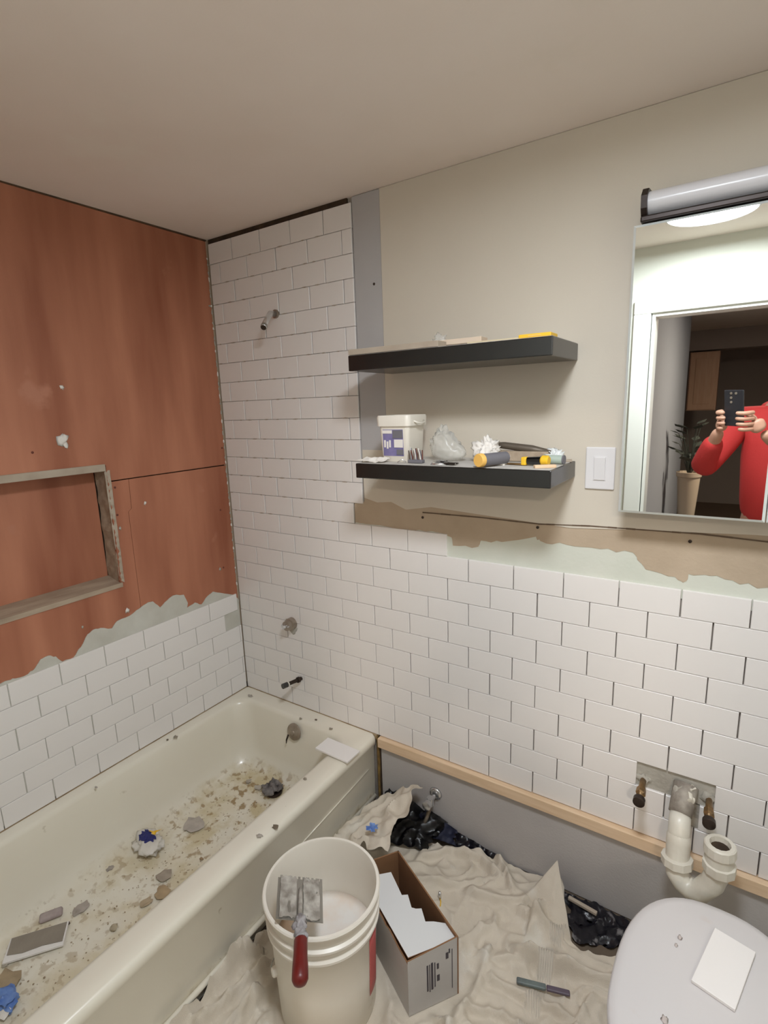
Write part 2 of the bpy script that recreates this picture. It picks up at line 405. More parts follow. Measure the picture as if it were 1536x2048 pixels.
bm = BM(); box(bm, (-.095, NY0, NZ1-.002), (-.0085, NY1+.006, NZ1+.010)); obj('niche_head', bm, M_red, wall_left)
bm = BM(); box(bm, (-.022, NY0, NZ1-.022), (-.003, NY1-.004, NZ1+.003), bev=.002); obj('niche_edge_trim', bm, M_palewood, wall_left)
bm = BM(); sheet(bm, (-.012, NY1-.004, NZ0+.01), (-.002, NY1+.008, NZ0+.0), (-.002, NY1+.008, NZ1-.02), (-.012, NY1-.006, NZ1-.02), 4, 40, .004, 40, 9, .004); obj('splintered_edge', bm, M_palewood, wall_left)
# ceiling gap line
bm = BM(); box(bm, (-.018, YD, ZC-.005), (-.006, 0, ZC-.0002)); obj('dark_gap_strip', bm, mat('brown gap', (110, 84, 60), .95, var=(60, 44, 32), vscale=18), wall_left)
bm = BM(); box(bm, (-.0179, -.0042, .34), (-.0085, .012, ZC-.001)); obj('corner_mortar', bm, M_brown, wall_left)
bm = BM(); box(bm, (-.012, YD, .30), (.0036, -.004, .3197)); M_caulk = mat('dirty caulk', (188, 168, 136), .8, var=(140, 112, 78), vscale=14); obj('caulk_line', bm, M_caulk, wall_left)
bm = BM(); box(bm, (.0045, -.0035, .30), (.742, .0115, .3197)); obj('caulk_line', bm, M_caulk, wall_back)
# ragged edge of the red board at the corner
for i in range(46):
    z = .82+i*.031+random.uniform(-.01, .01); bm = BM(); lump(bm, (0, 0, 0), (.0022, .0035, random.uniform(.004, .012)), .4, 1, i, 1)
    o = obj('mortar_or_shade_bead', bm, M_thin if i % 3 else M_tissue, wall_left); o.location = (-.0055, -.004, z)
# thinset field with ragged top, then tiles
def z6(x, y): p = hit(x/3.072, 880+y/3.072, 0, -.004); return (p.y, p.z)
top = [(-60, 1530), (0, 1502), (50, 1478), (95, 1465), (175, 1440), (215, 1400), (250, 1350), (300, 1325), (345, 1335), (385, 1362), (450, 1340), (500, 1270), (540, 1195), (575, 1165), (620, 1155), (690, 1160), (720, 1110), (800, 1080), (860, 1035), (900, 1005), (940, 992), (985, 1030), (1030, 985), (1065, 955), (1130, 950), (1155, 1000), (1150, 1030), (1200, 1000), (1240, 1010), (1275, 960), (1310, 935), (1380, 945), (1440, 950), (1470, 985)]
pts = [z6(*p) for p in top]; P2 = []
for a, b in zip(pts, pts[1:]): P2 += rag(a, b, 3, .003, a[0]*31)
P2.append(pts[-1]); P2 = [(y, z) for y, z in P2 if y > YD]
poly = [(YD, P2[0][1]-.02)]+P2+[(-.003, P2[-1][1]-.01), (-.003, .33), (YD, .33)]
bm = BM(); prism(bm, poly, 0, -.0045, -.0074); obj('thinset_field', bm, mat('pale thinset', (208, 206, 196), .9, var=(190, 186, 174), vscale=9, bump=.5, bscale=60), wall_left)
for row in range(6):
    z0 = ZT+row*TH; z1 = z0+TH
    if row % 2: ys = [-.002, -.014]+[-.168-TL*k for k in range(10)]
    else: ys = [-.002]+[-.091-TL*k for k in range(10)]
    if row == 5: ys = ys[1:]
    if row == 4: ys = ys[1:]
    ys = [y for y in ys if y > YD+.005]+[YD]
    for a, b in zip(ys, ys[1:]): tile(b, a, z0, z1, wall_left, left=True, jit=.7)
# splats and screws on the red board
for i, (px, py, s) in enumerate(((124, 775, .006), (126, 880, .016), (131, 890, .008), (255, 1221, .008), (290, 1006, .005), (165, 1254, .004), (240, 1057, .005), (440, 1138, .005), (419, 612, .004))):
    p = hit(px, py, 0, -.007); bm = BM(); lump(bm, (0, 0, 0), (.0022, s, s*1.2), .5, 1.2, i, 2); o = obj('thinset_splat', bm, M_tissue if i < 5 else M_thin, wall_left, smooth=True); o.location = p
for (px, py) in ((65, 905), (230, 975), (235, 1030), (447, 1135), (444, 896), (441, 1020)):
    p = hit(px, py, 0, -.007); bm = BM(); lathe(bm, [(0, .001), (.004, .0006), (.005, -.003), (0, -.003)], 10)
    o = obj('screw', bm, mat('red covered screw', (110, 58, 44), .7), wall_left, smooth=True); o.location = p; o.rotation_euler = (0, math.pi/2, 0)

# ---- right wall and door wall with the doorway the photographer stands in
bm = BM(); box(bm, (XR, YD, 0), (XR+.1, .12, ZC)); struct('wall_right', bm, M_paint2)
DX0, DX1, DZ = 1.468, 2.235, 1.985
bm = BM()
for lo, hi in (((-.1, YD-.11, 0), (DX0, YD, ZC)), ((DX1, YD-.11, 0), (XR+.1, YD, ZC)), ((DX0, YD-.11, DZ), (DX1, YD, ZC))): box(bm, lo, hi)
struct('wall_front', bm, M_paint2)
tr = empty('trim_1', (0, 0, 0), kind='structure')
def casing(lo, hi): bm = BM(); box(bm, lo, hi, bev=.004); return bm
for y0, y1 in ((YD+.0005, YD+.016), (YD-.126, YD-.1105)):
    obj('side_casing', casing((DX0-.078, y0, 0), (DX0-.004, y1, DZ+.0)), M_trimw, tr); obj('side_casing', casing((DX1+.004, y0, 0), (DX1+.062, y1, DZ)), M_trimw, tr)
    obj('head_casing', casing((DX0-.078, y0, DZ+.001), (DX1+.062, y1, DZ+.062)), M_trimw, tr)
bm = BM(); box(bm, (DX0-.0035, YD-.11, 0), (DX0+.014, YD, DZ)); obj('jamb', bm, M_trimw, tr)
bm = BM(); box(bm, (DX1-.014, YD-.11, 0), (DX1+.0035, YD, DZ)); obj('jamb', bm, M_trimw, tr)
bm = BM(); box(bm, (DX0+.0145, YD-.11, DZ-.014), (DX1-.0145, YD, DZ)); obj('jamb', bm, M_trimw, tr)
# dark hall beyond
bm = BM(); box(bm, (-.6, -8.0, -.06), (4.0, -1.661, 0)); struct('floor', bm, M_hallfloor).name = 'floor_hall'
bm = BM(); box(bm, (-.6, -8.0, ZC+.12), (4.0, -1.646, ZC+.18)); struct('ceiling_hall', bm, M_ceil)
bm = BM(); box(bm, (-.6, -8.1, 0), (4.0, -8.0, ZC+.12)); struct('wall_far', bm, M_darkw)
bm = BM(); box(bm, (1.28, -5.0, 0), (1.38, -1.665, ZC+.119)); struct('wall_hall_left', bm, M_hall)
bm = BM(); box(bm, (2.9, -8.0, 0), (3.0, -1.665, ZC+.119)); struct('wall_hall_right', bm, M_hall)
bm = BM(); box(bm, (-.6, -8.0, 0), (-.5, -1.665, ZC+.119)); struct('wall_side', bm, M_darkw)
# fill lamp added to brighten the hall, no such source known
LH = bpy.data.lights.new('hall_fill_light', 'AREA'); LH.shape = 'DISK'; LH.size = .3; LH.energy = HALL_FILL_POWER; LH.color = (1, .86, .72)
hl = empty('ceiling_lamp', (2.6, -3.3, ZC+.12), 'added round fill lamp brightening the dark hall', 'lamp')
bm = BM(); lathe(bm, [(0, -.03), (.12, -.028), (.15, -.012), (.155, 0), (0, 0)], 32); obj('fill_glass', bm, mat('hall fill glass', (240, 230, 214), .5), hl, smooth=True)
lo = bpy.data.objects.new('light', LH); link(lo, hl); lo.location = (0, 0, -.034)

# ================================================================ BATHROOM CEILING LAMP
lp = empty('ceiling_lamp', LAMP, 'round flush ceiling lamp glowing in the middle of the bathroom ceiling', 'lamp')
h = ZC-LAMP.z
bm = BM(); lathe(bm, [(0, h-.0005), (LAMP_R+.01, h-.0005), (LAMP_R+.012, .004), (LAMP_R+.004, -.002), (LAMP_R-.001, .001), (LAMP_R-.001, .010), (0, .012)], 56); obj('lamp_base', bm, M_shade, lp, smooth=40)
bm = BM(); lathe(bm, [(LAMP_R-.002, .008), (LAMP_R-.004, .003), (LAMP_R*.6, .0008), (0, 0)], 56)
Md = mat('lamp diffuser', (250, 245, 235), .6); nt = Md.node_tree
b = nt.nodes['Principled BSDF']; b.inputs['Emission Color'].default_value = (*LAMP_COL, 1); b.inputs['Emission Strength'].default_value = LAMP_POWER
obj('lamp_diffuser', bm, Md, lp, smooth=40)

# ================================================================ BATHTUB
YT = -1.52; XO = .742
def M_tubfloor():
    m = M_tub.copy(); m.name = 'stained cream enamel'; nt = m.node_tree; b = nt.nodes['Principled BSDF']; lk = nt.links
    src = b.inputs['Base Color'].links[0].from_socket
    tc = nt.nodes.new('ShaderNodeTexCoord'); sx = nt.nodes.new('ShaderNodeSeparateXYZ'); lk.new(tc.outputs['Object'], sx.inputs[0])
    zr = nt.nodes.new('ShaderNodeMapRange'); zr.inputs[1].default_value = .034; zr.inputs[2].default_value = .085; zr.inputs[3].default_value = 1; zr.inputs[4].default_value = 0; lk.new(sx.outputs[2], zr.inputs[0])
    def noise_(scale, lo, hi, det=6):
        n = nt.nodes.new('ShaderNodeTexNoise'); n.inputs['Scale'].default_value = scale; n.inputs['Detail'].default_value = det; lk.new(tc.outputs['Object'], n.inputs[0])
        r_ = nt.nodes.new('ShaderNodeMapRange'); r_.inputs[1].default_value = lo; r_.inputs[2].default_value = hi; lk.new(n.outputs['Fac'], r_.inputs[0]); return r_.outputs[0]
    def mul(a, b_):
        q_ = nt.nodes.new('ShaderNodeMath'); q_.operation = 'MULTIPLY'; lk.new(a, q_.inputs[0])
        if isinstance(b_, float): q_.inputs[1].default_value = b_
        else: lk.new(b_, q_.inputs[1])
        return q_.outputs[0]
    def mixc(prev, fac, c):
        mx = nt.nodes.new('ShaderNodeMix'); mx.data_type = 'RGBA'; lk.new(fac, mx.inputs[0]); lk.new(prev, mx.inputs[6]); mx.inputs[7].default_value = (*lin(c), 1); return mx.outputs[2]
    yr = nt.nodes.new('ShaderNodeMapRange'); yr.inputs[1].default_value = -.1; yr.inputs[2].default_value = .45; yr.inputs[3].default_value = .45; yr.inputs[4].default_value = 1; lk.new(sx.outputs[1], yr.inputs[0])
    base = mul(zr.outputs[0], yr.outputs[0])
    a1 = mixc(src, mul(mul(zr.outputs[0], noise_(7, .38, .62)), .75), (222, 210, 184))
    a2 = mixc(a1, mul(base, noise_(11, .47, .62)), (204, 188, 150))
    a3 = mixc(a2, mul(base, noise_(34, .56, .64)), (160, 134, 96))
    a4 = mixc(a3, mul(zr.outputs[0], noise_(60, .64, .70)), (168, 150, 122))
    lk.new(a4, b.inputs['Base Color']); return m
tub = empty('bathtub', (.37, -.76, 0), 'cream enamelled bathtub set in the tiled alcove, its floor strewn with mortar debris', 'bathtub')
def tl(pts): return [(x-.37, y+.76, z) for x, y, z in pts]
bm = BM()
R = [rrect(.004, XO-.014, YT, -.003, .006, .02), rrect(.004, XO-.014, YT, -.003, .006, .06),
     rrect(.004, XO-.010, YT, -.003, .008, .270), rrect(.004, XO-.002, YT, -.003, .010, .285), rrect(.004, XO, YT, -.003, .012, .300), rrect(.004, XO-.004, YT, -.003, .012, .313), rrect(.004, XO-.014, YT, -.003, .010, .3195),
     rrect(.012, .70, YT+.01, -.014, .012, .3200),
     rrect(.036, .662, YT+.05, -.062, .07, .3195), rrect(.044, .648, YT+.058, -.074, .075, .314), rrect(.050, .640, YT+.064, -.080, .08, .300),
     rrect(.062, .630, YT+.085, -.094, .09, .22), rrect(.078, .612, YT+.13, -.108, .10, .12), rrect(.095, .590, YT+.18, -.122, .11, .065),
     rrect(.125, .560, YT+.24, -.150, .11, .042), rrect(.17, .52, YT+.30, -.20, .10, .036), rrect(.30, .38, YT+.6, -.5, .03, .034)]
loops(bm, [tl(r) for r in R], capa=True, capb=True)
shell = obj('tub_shell', bm, None or M_tubfloor(), tub, smooth=45)
# apron foot lip and the shallow apron fold
bm = BM(); tube(bm, tl([(XO-.006, YT, .052), (XO-.006, -1.0, .053), (XO-.006, -.5, .054), (XO-.006, -.02, .055)]), .009, 8)
obj('apron_lip', bm, M_tub, tub, smooth=True)
bm = BM(); sheet(bm, *tl([(XO-.013, YT, .012), (XO-.013, -.02, .012), (XO-.006, -.02, .052), (XO-.006, YT, .052)]), 40, 2, .001, 10, 2, .004); obj('apron_foot', bm, M_tub, tub)
bm = BM(); tube(bm, tl([(XO-.0118, -.45, .166), (XO-.0115, -.30, .175), (XO-.0115, -.05, .19)]), .0026, 6); obj('apron_crease', bm, M_tub, tub, smooth=True)
# overflow plate
p = BW(590, 1462, -.092); of = empty('x', (0, 0, 0)); bpy.data.objects.remove(of)
bm = BM(); lathe(bm, [(0, .012), (.010, .012), (.012, .008), (.028, .006), (.035, .002), (.036, -.004), (0, -.004)], 32)
o = obj('overflow_plate', bm, M_dchrome, tub, smooth=35, label='tarnished round overflow plate'); o.location = Vector((p.x-.37, p.y+.76-.008, p.z)); o.rotation_euler = (math.radians(80), 0, 0)
bm = BM(); tube(bm, [(-.012, -.010, .02), (-.02, -.034, .02), (-.024, -.05, .016)], [.004, .0035, .002], 6); oo = obj('trip_lever', bm, M_dmetal, o, smooth=True)
# drain with dark clump
p = G(545, 1583, .04); bm = BM(); lathe(bm, [(0, .001), (.02, .001), (.026, .005), (.033, .004), (.034, -.002), (0, -.002)], 28)
o = obj('drain_flange', bm, M_dmetal, tub, smooth=35); o.location = (p.x-.37+.01, p.y+.76-.0, .0435)
clump = empty('debris_clump', (p.x, p.y, .046), 'dark grey clump of wet mortar and hair lying on the tub drain', 'debris')
for i in range(9):
    a = i*.7; bm = BM(); lump(bm, (.03*math.cos(a)*(.5+.5*(i % 2)), .03*math.sin(a), .012), (.018, .014, .012), .5, 1, i+3, 2)
    obj('mortar_piece', bm, mat('dark mortar', (84, 78, 76), .8, var=(140, 134, 130), vscale=40), clump, smooth=True)
# mineral stains on the tub floor: thin dried slurry with its own ragged shape
def blot(name, c, rx, ry, m, parent, z, seed, n=26, th=.0012, loc=(0, 0)):
    bm = BM(); poly = []
    for i in range(n):
        a = 2*math.pi*i/n; k = 1+.55*ns(math.cos(a)*1.6, math.sin(a)*1.6, seed, 1, seed)*1.6+.22*ns(math.cos(a)*6, math.sin(a)*6, 0, 1, seed)
        poly.append((c[0]+rx*k*math.cos(a)-loc[0], c[1]+ry*k*math.sin(a)-loc[1]))
    prism(bm, poly, 2, z, z+th); return obj(name, bm, m, parent)
M_stain = mat('dried yellow slurry', (214, 202, 172), .8, var=(226, 218, 198), vscale=18, vamt=.4, spots=(184, 162, 124), sscale=30, sth=.62, bump=.4)
M_stain2 = mat('dried pale slurry', (228, 221, 206), .8, var=(218, 208, 186), vscale=14, vamt=.5, spots=(196, 178, 146), sscale=26, sth=.66, bump=.4)
stain_pts = []
for i, (px, py, a, b2) in enumerate(stain_pts):
    g = G(px, py, .036); gx = min(max(g.x, .17+a*.6), .53-a*.8)
    blot('slurry_stain', (gx, g.y), a, b2, M_stain if i < 4 else M_stain2, tub, .0358+i*.0003, i+2, loc=(.37, -.76))

# ================================================================ THINGS IN AND ON THE TUB
ZF = .040
def on(px, py, z=ZF): g = G(px, py, z); return Vector((g.x, g.y, z))
# mortar chips
chips = [(387, 1650, .042, .036, .008, 'flat grey mortar chip near the middle of the tub floor', (168, 158, 148)),
         (328, 1752, .022, .022, .007, 'grey mortar chip below the snack bag in the tub', (150, 138, 124)),
         (325, 1785, .026, .024, .006, 'brown stained mortar chip next to the tub inner edge', (160, 138, 108)),
         (162, 1818, .018, .024, .006, 'grey irregular mortar chip right of the sponge in the tub', (158, 148, 138)),
         (218, 1737, .014, .012, .006, 'small grey crumb close to the far side of the tub floor', (150, 142, 132)),
         (292, 1805, .014, .02, .005, 'narrow brown mortar crumb beside the near tub side', (166, 148, 122)),
         (228, 1855, .012, .012, .005, 'small brownish crumb right of the grey tile in the tub', (158, 146, 124)),
         (135, 1849, .007, .007, .006, 'tiny dark pebble at the corner of the grey tile in the tub', (70, 60, 52)),
         (497, 1563, .012, .012, .006, 'small grey crumb left of the tub drain', (160, 150, 136)),
         (516, 1576, .018, .014, .006, 'light grey mortar crumb touching the drain clump', (168, 160, 148)),
         (15, 1965, .034, .03, .012, 'large brown mortar lump at the near end of the tub floor', (150, 132, 106)),
         (10, 1930, .008, .008, .005, 'tiny crumb under the grey tile in the tub', (150, 142, 128)),
         (403, 1718, .008, .006, .004, 'tiny brown crumb near the tub middle', (140, 118, 90))]
for i, (px, py, a, b2, h, lab, c) in enumerate(chips):
    p = on(px, py, ZF); bm = BM(); lump(bm, (0, 0, h*.3), (a, b2, h*.7), .35, 1.1, i+21, 2)
    o = obj('mortar_chip', bm, mat('chip %d' % i, tuple(min(255, int(v*1.16)) for v in c), .9, var=c, vscale=30, bump=.5), None, smooth=50); o.location = p; tag(o, lab, 'debris', 'mortar chips in the tub')
rim_chips = [(601, 1437, .006, 'tiny dark crumb on the tub rim near the faucet end, left one'), (632, 1440, .006, 'tiny dark crumb on the tub rim near the faucet end, right one'), (500, 1392, .012, 'brown mortar smear in the far corner of the tub rim'), (610, 1558, .007, 'small dark chip on the front rim below the loose tile'), (551, 1654, .010, 'grey smear chip on the front rim, upper of two'), (519, 1672, .010, 'grey smear chip on the front rim, lower of two'), (352, 1474, .010, 'grey chip on the back rim of the tub, half way along'), (335, 1480, .005, 'tiny crumb on the back rim left of the grey chip'), (192, 1575, .006, 'small crumb on the back rim at left'), (662, 1458, .008, 'pale crumb on the rim above the loose tile')]
for i, (px, py, a, lab) in enumerate(rim_chips):
    g = G(px, py, .321); bm = BM(); lump(bm, (0, 0, .0015), (a, a*.7, .003), .4, 1.2, i+50, 2)
    o = obj('mortar_chip', bm, mat('rim chip %d' % (i % 3), ((150, 140, 124), (112, 100, 84), (168, 160, 148))[i % 3], .9), None, smooth=50); o.location = (g.x, g.y, .3205); tag(o, lab, 'debris', 'crumbs on the tub rim')
# fine grit, uncountable
bm = BM()
for i in range(260):
    t = random.random(); y = -.22-1.0*t; x = random.gauss(.36, .10)
    if not (.15 < x < .53): continue
    s = random.uniform(.001, .0028); lump(bm, (x, y, .0385), (s, s, s*.6), .3, 1, i, 1)
tag(obj('grit', bm, mat('brown grit', (176, 156, 126), .9, var=(136, 116, 90), vscale=50)), 'fine brown mortar grit scattered over the tub floor', 'debris', kind='stuff')
# grey tile lying face down
c = [G(*q, .05) for q in ((15, 1880), (130, 1845), (132, 1885), (12, 1922))]; mid = sum(c, Vector())/4; ang = math.atan2(c[1].y-c[0].y, c[1].x-c[0].x)
o = empty('wall_tile', (mid.x, mid.y, ZF+.002), 'loose tile lying face down in the tub with grey mortar on its back', 'tile', rz=ang)
bm = BM(); box(bm, (-.078, -.040, 0), (.078, .040, .007), bev=.001); obj('tile_body', bm, M_tile, o)
bm = BM(); prism(bm, [(-.072, -.018), (-.03, -.026), (.02, -.022), (.074, -.028), (.074, .037), (-.074, .037)], 2, .0072, .009); obj('mortar_back', bm, mat('grey mortar back', (150, 140, 126), .9, var=(138, 128, 116), vscale=20, bump=.4), o)
# sponge
p = on(103, 1834); bm = BM(); box(bm, (-.032, -.016, 0), (.032, .016, .014), bev=.006)
for v in bm.verts: v.co.z += .003*ns(v.co.x, v.co.y, 0, 40)
o = obj('sponge', bm, mat('purplish sponge', (182, 168, 164), .9, var=(156, 140, 136), vscale=40), None, smooth=True); o.location = p+Vector((0, 0, .001)); o.rotation_euler = (0, 0, ang+.15); tag(o, 'small greyish purple worn sponge above the grey tile in the tub', 'sponge')
# crumpled snack bag
p = on(300, 1695); o = empty('crumpled_bag', p, 'crumpled clear bag with navy and yellow print lying in the tub', 'bag')
bm = BM(); lump(bm, (0, 0, .020), (.060, .046, .020), .30, 1.0, 5, 4, fold=.35)
for v in bm.verts: v.co.z = max(v.co.z, .0005)
obj('film', bm, mat('milky film', (238, 232, 222), .35, alpha=.8), o, smooth=True)
bm = BM(); sheet(bm, (-.034, -.024, .040), (.034, -.020, .038), (.036, .016, .047), (-.030, .014, .050), 14, 8, .006, 40, 3, .001, .25); obj('navy_print', bm, M_dblue, o)
bm = BM(); sheet(bm, (-.014, .010, .056), (.020, .010, .058), (.030, .036, .066), (.012, .020, .062), 8, 6, .006, 60, 8, .001, .2); obj('yellow_print', bm, M_yellow, o)
# blue wrapper at the frame edge
p = on(18, 2012); o = empty('blue_wrapper', p, 'crumpled blue wrapper at the near end of the tub', 'wrapper')
bm = BM(); lump(bm, (-.005, 0, .018), (.036, .026, .019), .35, 1.2, 15, 3, fold=.6)
for v in bm.verts: v.co.z = max(v.co.z, .0005)
obj('film', bm, M_blue, o, smooth=50)
bm = BM(); sheet(bm, (.004, -.034, .006), (.036, -.024, .008), (.032, -.004, .02), (.006, -.008, .026), 6, 5, .003, 50, 4, .001); obj('white_edge', bm, M_tissue, o)
# two loose tiles on the front rim
c = [G(*q, .33) for q in ((633, 1495), (660, 1476), (714, 1500), (690, 1527))]; mid = sum(c, Vector())/4; ang = math.atan2(c[2].y-c[1].y, c[2].x-c[1].x)
bm = BM(); box(bm, (-.077, -.0385, 0), (.077, .0385, .0075), bev=.0012); o = obj('wall_tile', bm, M_tile); o.location = (mid.x+.002, mid.y, .3245); o.rotation_euler = (math.radians(-.6), math.radians(.8), ang+.04); tag(o, 'white glazed tile lying loose across the front rim of the tub', 'tile')

# ================================================================ STUBS ON THE TILED WALL
def along(p, d, L): return Vector(p)+Vector(d).normalized()*L
# shower arm
a = BW(552, 628, 0.0); t = BW(527, 655, -.115)
o = empty('shower_arm', (a.x, 0, a.z), 'short bare chrome shower arm stub high on the tiled wall', 'pipe')
e = t-Vector((a.x, 0, a.z))
bm = BM(); tube(bm, [(0, .004, 0), (0, -.03, -.002), e*.55+Vector((0, -.012, .004)), e], .0105, 14); obj('pipe', bm, M_chrome, o, smooth=True)
bm = BM(); tube(bm, [(0, .003, 0), (0, -.006, 0)], .016, 16); obj('collar', bm, M_dchrome, o, smooth=35)
bm = BM(); d = (e-(e*.55+Vector((0, -.012, .004)))).normalized(); tube(bm, [e-d*.014, e-d*.004], .0122, 14); obj('thread', bm, M_steel, o, smooth=35)
bm = BM(); tube(bm, [e-d*.003, e+d*.0012], .0098, 14); obj('pipe_mouth', bm, M_dark, o)
# mixer valve
a = BW(585, 1246, 0.0)
o = empty('mixer_valve', (a.x, 0, a.z), 'chrome shower mixer valve body without its handle on the tiled wall', 'valve')
bm = BM(); tube(bm, [(0, .006, 0), (0, -.022, 0), (0, -.024, 0), (0, -.04, 0)], [.026, .026, .022, .021], 24); obj('valve_body', bm, M_dchrome, o, smooth=35)
bm = BM(); tube(bm, [(0, -.04, 0), (0, -.060, 0)], [.0085, .007], 12); obj('stem', bm, M_chrome, o, smooth=35)
for s in (-1, 1):
    bm = BM(); tube(bm, [(s*.016, -.022, .003), (s*.016, -.047, .003)], .0045, 8); obj('mount_post', bm, M_chrome, o, smooth=35)
bm = BM(); lump(bm, (-.024, .0005, .012), (.018, .002, .003), .3, 1, 4, 2); lump(bm, (.0, .0005, -.03), (.022, .002, .02), .4, 1, 7, 2); obj('mortar_smear', bm, M_thin, o, smooth=True)
# tub spout stub
a = BW(603, 1357, 0.0); t = BW(570, 1371, -.085); e = t-Vector((a.x, 0, a.z)); d = e.normalized()
o = empty('spout_pipe', (a.x, 0, a.z), 'bare dark metal tub spout pipe above the bathtub end', 'pipe')
bm = BM(); tube(bm, [(0, .005, 0), e], .008, 14); obj('pipe', bm, M_dmetal, o, smooth=35)
bm = BM(); tube(bm, [d*.012, d*.022], .0125, 14); obj('nut', bm, M_dmetal, o, smooth=35)
bm = BM(); tube(bm, [e-d*.018, e-d*.012], .0108, 14); obj('ring', bm, M_pvc, o, smooth=35)
bm = BM(); tube(bm, [e-d*.012, e+d*.012], .0112, 14); obj('end_cap', bm, M_black, o, smooth=35)

# ================================================================ BASIN PIPES
for i, (px, py, qx, qy, lab) in enumerate(((1287, 1560, 1277, 1606, 'left capped basin supply stub with dark end under the missing tile'), (1418, 1600, 1418, 1650, 'right capped basin supply stub with dark end beside the drain trap'))):
    a = BW(px, py, .004); t = BW(qx, qy, -.105); e = t-a; d = e.normalized(); m1 = e*.35+Vector((0, -.01, .004))
    o = empty('supply_stub', a, lab, 'pipe', 'basin supply stubs')
    bm = BM(); tube(bm, [(0, .004, 0), m1, e*.72], .0085, 12); obj('copper_pipe', bm, M_brass, o, smooth=True)
    bm = BM(); tube(bm, [e*.40, e*.62, e*.66], [.0125, .0135, .010], 6); obj('compression_nut', bm, M_brass, o, smooth=35)
    bm = BM(); tube(bm, [e*.80, e*.84, e-d*.002, e], [.010, .0155, .0155, .012], 18); obj('end_cap', bm, M_dmetal, o, smooth=35)
    bm = BM(); lump(bm, (0, .002, .004), (.020, .008, .014), .4, 1.3, i+3, 2); obj('mortar_lump', bm, M_thin, o, smooth=50)
tp = empty('drain_trap', (1.795, 0, .50), 'white plastic P trap with wide slip nuts hanging from the basin wall pipe', 'pipe')
def L_(x, y, z): return Vector((x-1.795, y, z-.50))
A = BW(1372, 1570, .003); E1 = BW(1360, 1628, -.055); E2 = BW(1358, 1665, -.085); E3 = BW(1354, 1720, -.105); E4 = BW(1354, 1745, -.11)
U1 = BW(1378, 1775, -.12); U2 = BW(1400, 1782, -.125); U3 = BW(1425, 1765, -.13); U4 = BW(1438, 1738, -.13); U5 = BW(1440, 1700, -.13)
q = lambda v: L_(v.x, v.y, v.z)
bm = BM(); tube(bm, [q(A), q(A.lerp(E1, .5)), q(E1)], [0.0312, 0.0300, 0.0288], 20); obj('wall_sleeve', bm, mat('mortared pipe', (120, 110, 100), .7, var=(176, 168, 156), vscale=30, bump=.5), tp, smooth=True)
for i in range(5):
    bm = BM(); r = random.Random(i); pp = q(A.lerp(E1, .15+.18*i)); lump(bm, pp+Vector((r.uniform(-.02, .02), -.012, r.uniform(-.01, .02))), (.010, .008, .012), .5, 1, i+9, 2); obj('mortar_lump', bm, M_thin if i % 2 else M_pvc, tp, smooth=50)
bm = BM(); tube(bm, [q(E1+(A-E1)*.1), q(E1.lerp(E2, .5)), q(E2), q(E2.lerp(E3, .3))], [0.0258, 0.0270, 0.0270, 0.0270], 22); obj('elbow', bm, M_pvc, tp, smooth=True)
bm = BM(); tube(bm, [q(E2), q(E2.lerp(E3, .12)), q(E2.lerp(E3, .35)), q(E3)], [0.0258, 0.0298, 0.0300, 0.0282], 22); obj('trap_arm', bm, M_pvc, tp, smooth=35)
d = (E4-E3).normalized(); c0 = E3
bm = BM(); tube(bm, [q(c0-d*.012), q(c0-d*.010), q(c0+d*.010), q(c0+d*.014)], [0.0312, 0.0390, 0.0390, 0.0348], 10); obj('slip_nut', bm, M_pvc, tp, smooth=25)
bm = BM(); tube(bm, [q(E3), q(E4), q(E4.lerp(U1, .5)+Vector((0, 0, -.006))), q(U1), q(U2), q(U3), q(U4), q(U4.lerp(U5, .5))], [0.0282, 0.0282, 0.0276, 0.0276, 0.0276, 0.0276, 0.0276, 0.0282], 22); obj('trap_bend', bm, M_pvc, tp, smooth=True)
d = (U5-U4).normalized()
bm = BM(); tube(bm, [q(U4-d*.006), q(U4-d*.003), q(U4+d*.020), q(U4+d*.022)], [0.0312, 0.0378, 0.0378, 0.0336], 10); obj('slip_nut', bm, M_pvc, tp, smooth=25)
bm = BM(); tube(bm, [q(U4+d*.022), q(U5+d*.001)], [0.0324, 0.0324], 22); obj('collar', bm, M_pvc, tp, smooth=35)
bm = BM(); ring_along(bm, q(U5), d, [(.0305, -.008), (.037, -.007), (.036, .016), (.033, .019), (.024, .019), (.021, .004)], 14); obj('slip_nut', bm, M_pvc, tp, smooth=25)
bm = BM(); tube(bm, [q(U5+d*.002), q(U5+d*.006)], .0225, 16); obj('pipe_mouth', bm, M_dark, tp)

# ================================================================ FLOATING SHELVES
def shelf(z1, x0, x1, lab):
    o = empty('floating_shelf', (x0, 0, z1-.046), lab, 'shelf', 'black floating shelves')
    bm = BM(); box(bm, (0, -.235, 0), (x1-x0, .0035, .045), bev=.0025); obj('shelf_board', bm, M_black, o)
    bm = BM(); box(bm, (.004, -.228, .0452), (x1-x0-.004, -.002, .0462)); obj('dust_film', bm, M_dust, o)
    return o
shelf(1.752, .857, 1.461, 'upper black floating shelf carrying pale wood strips')
shelf(1.432, .868, 1.466, 'lower black floating shelf crowded with tools and a plastic tub')
ZU, ZL = 1.7525, 1.4325
def sh(px, y, z=ZL):   # point on a shelf at that pixel column and depth y
    # find pixel row by stepping
    best = None
    for k in range(0, 400):
        p = BW(px, 640+k, y)
        if p.z <= z: return Vector((p.x, y, z))
    return Vector((BW(px, 1000, y).x, y, z))
def up(name, bm, m, loc, lab, cat, rz=0, **k):
    o = obj(name, bm, m, None, **k); o.location = loc; o.rotation_euler = (0, 0, rz); return tag(o, lab, cat)
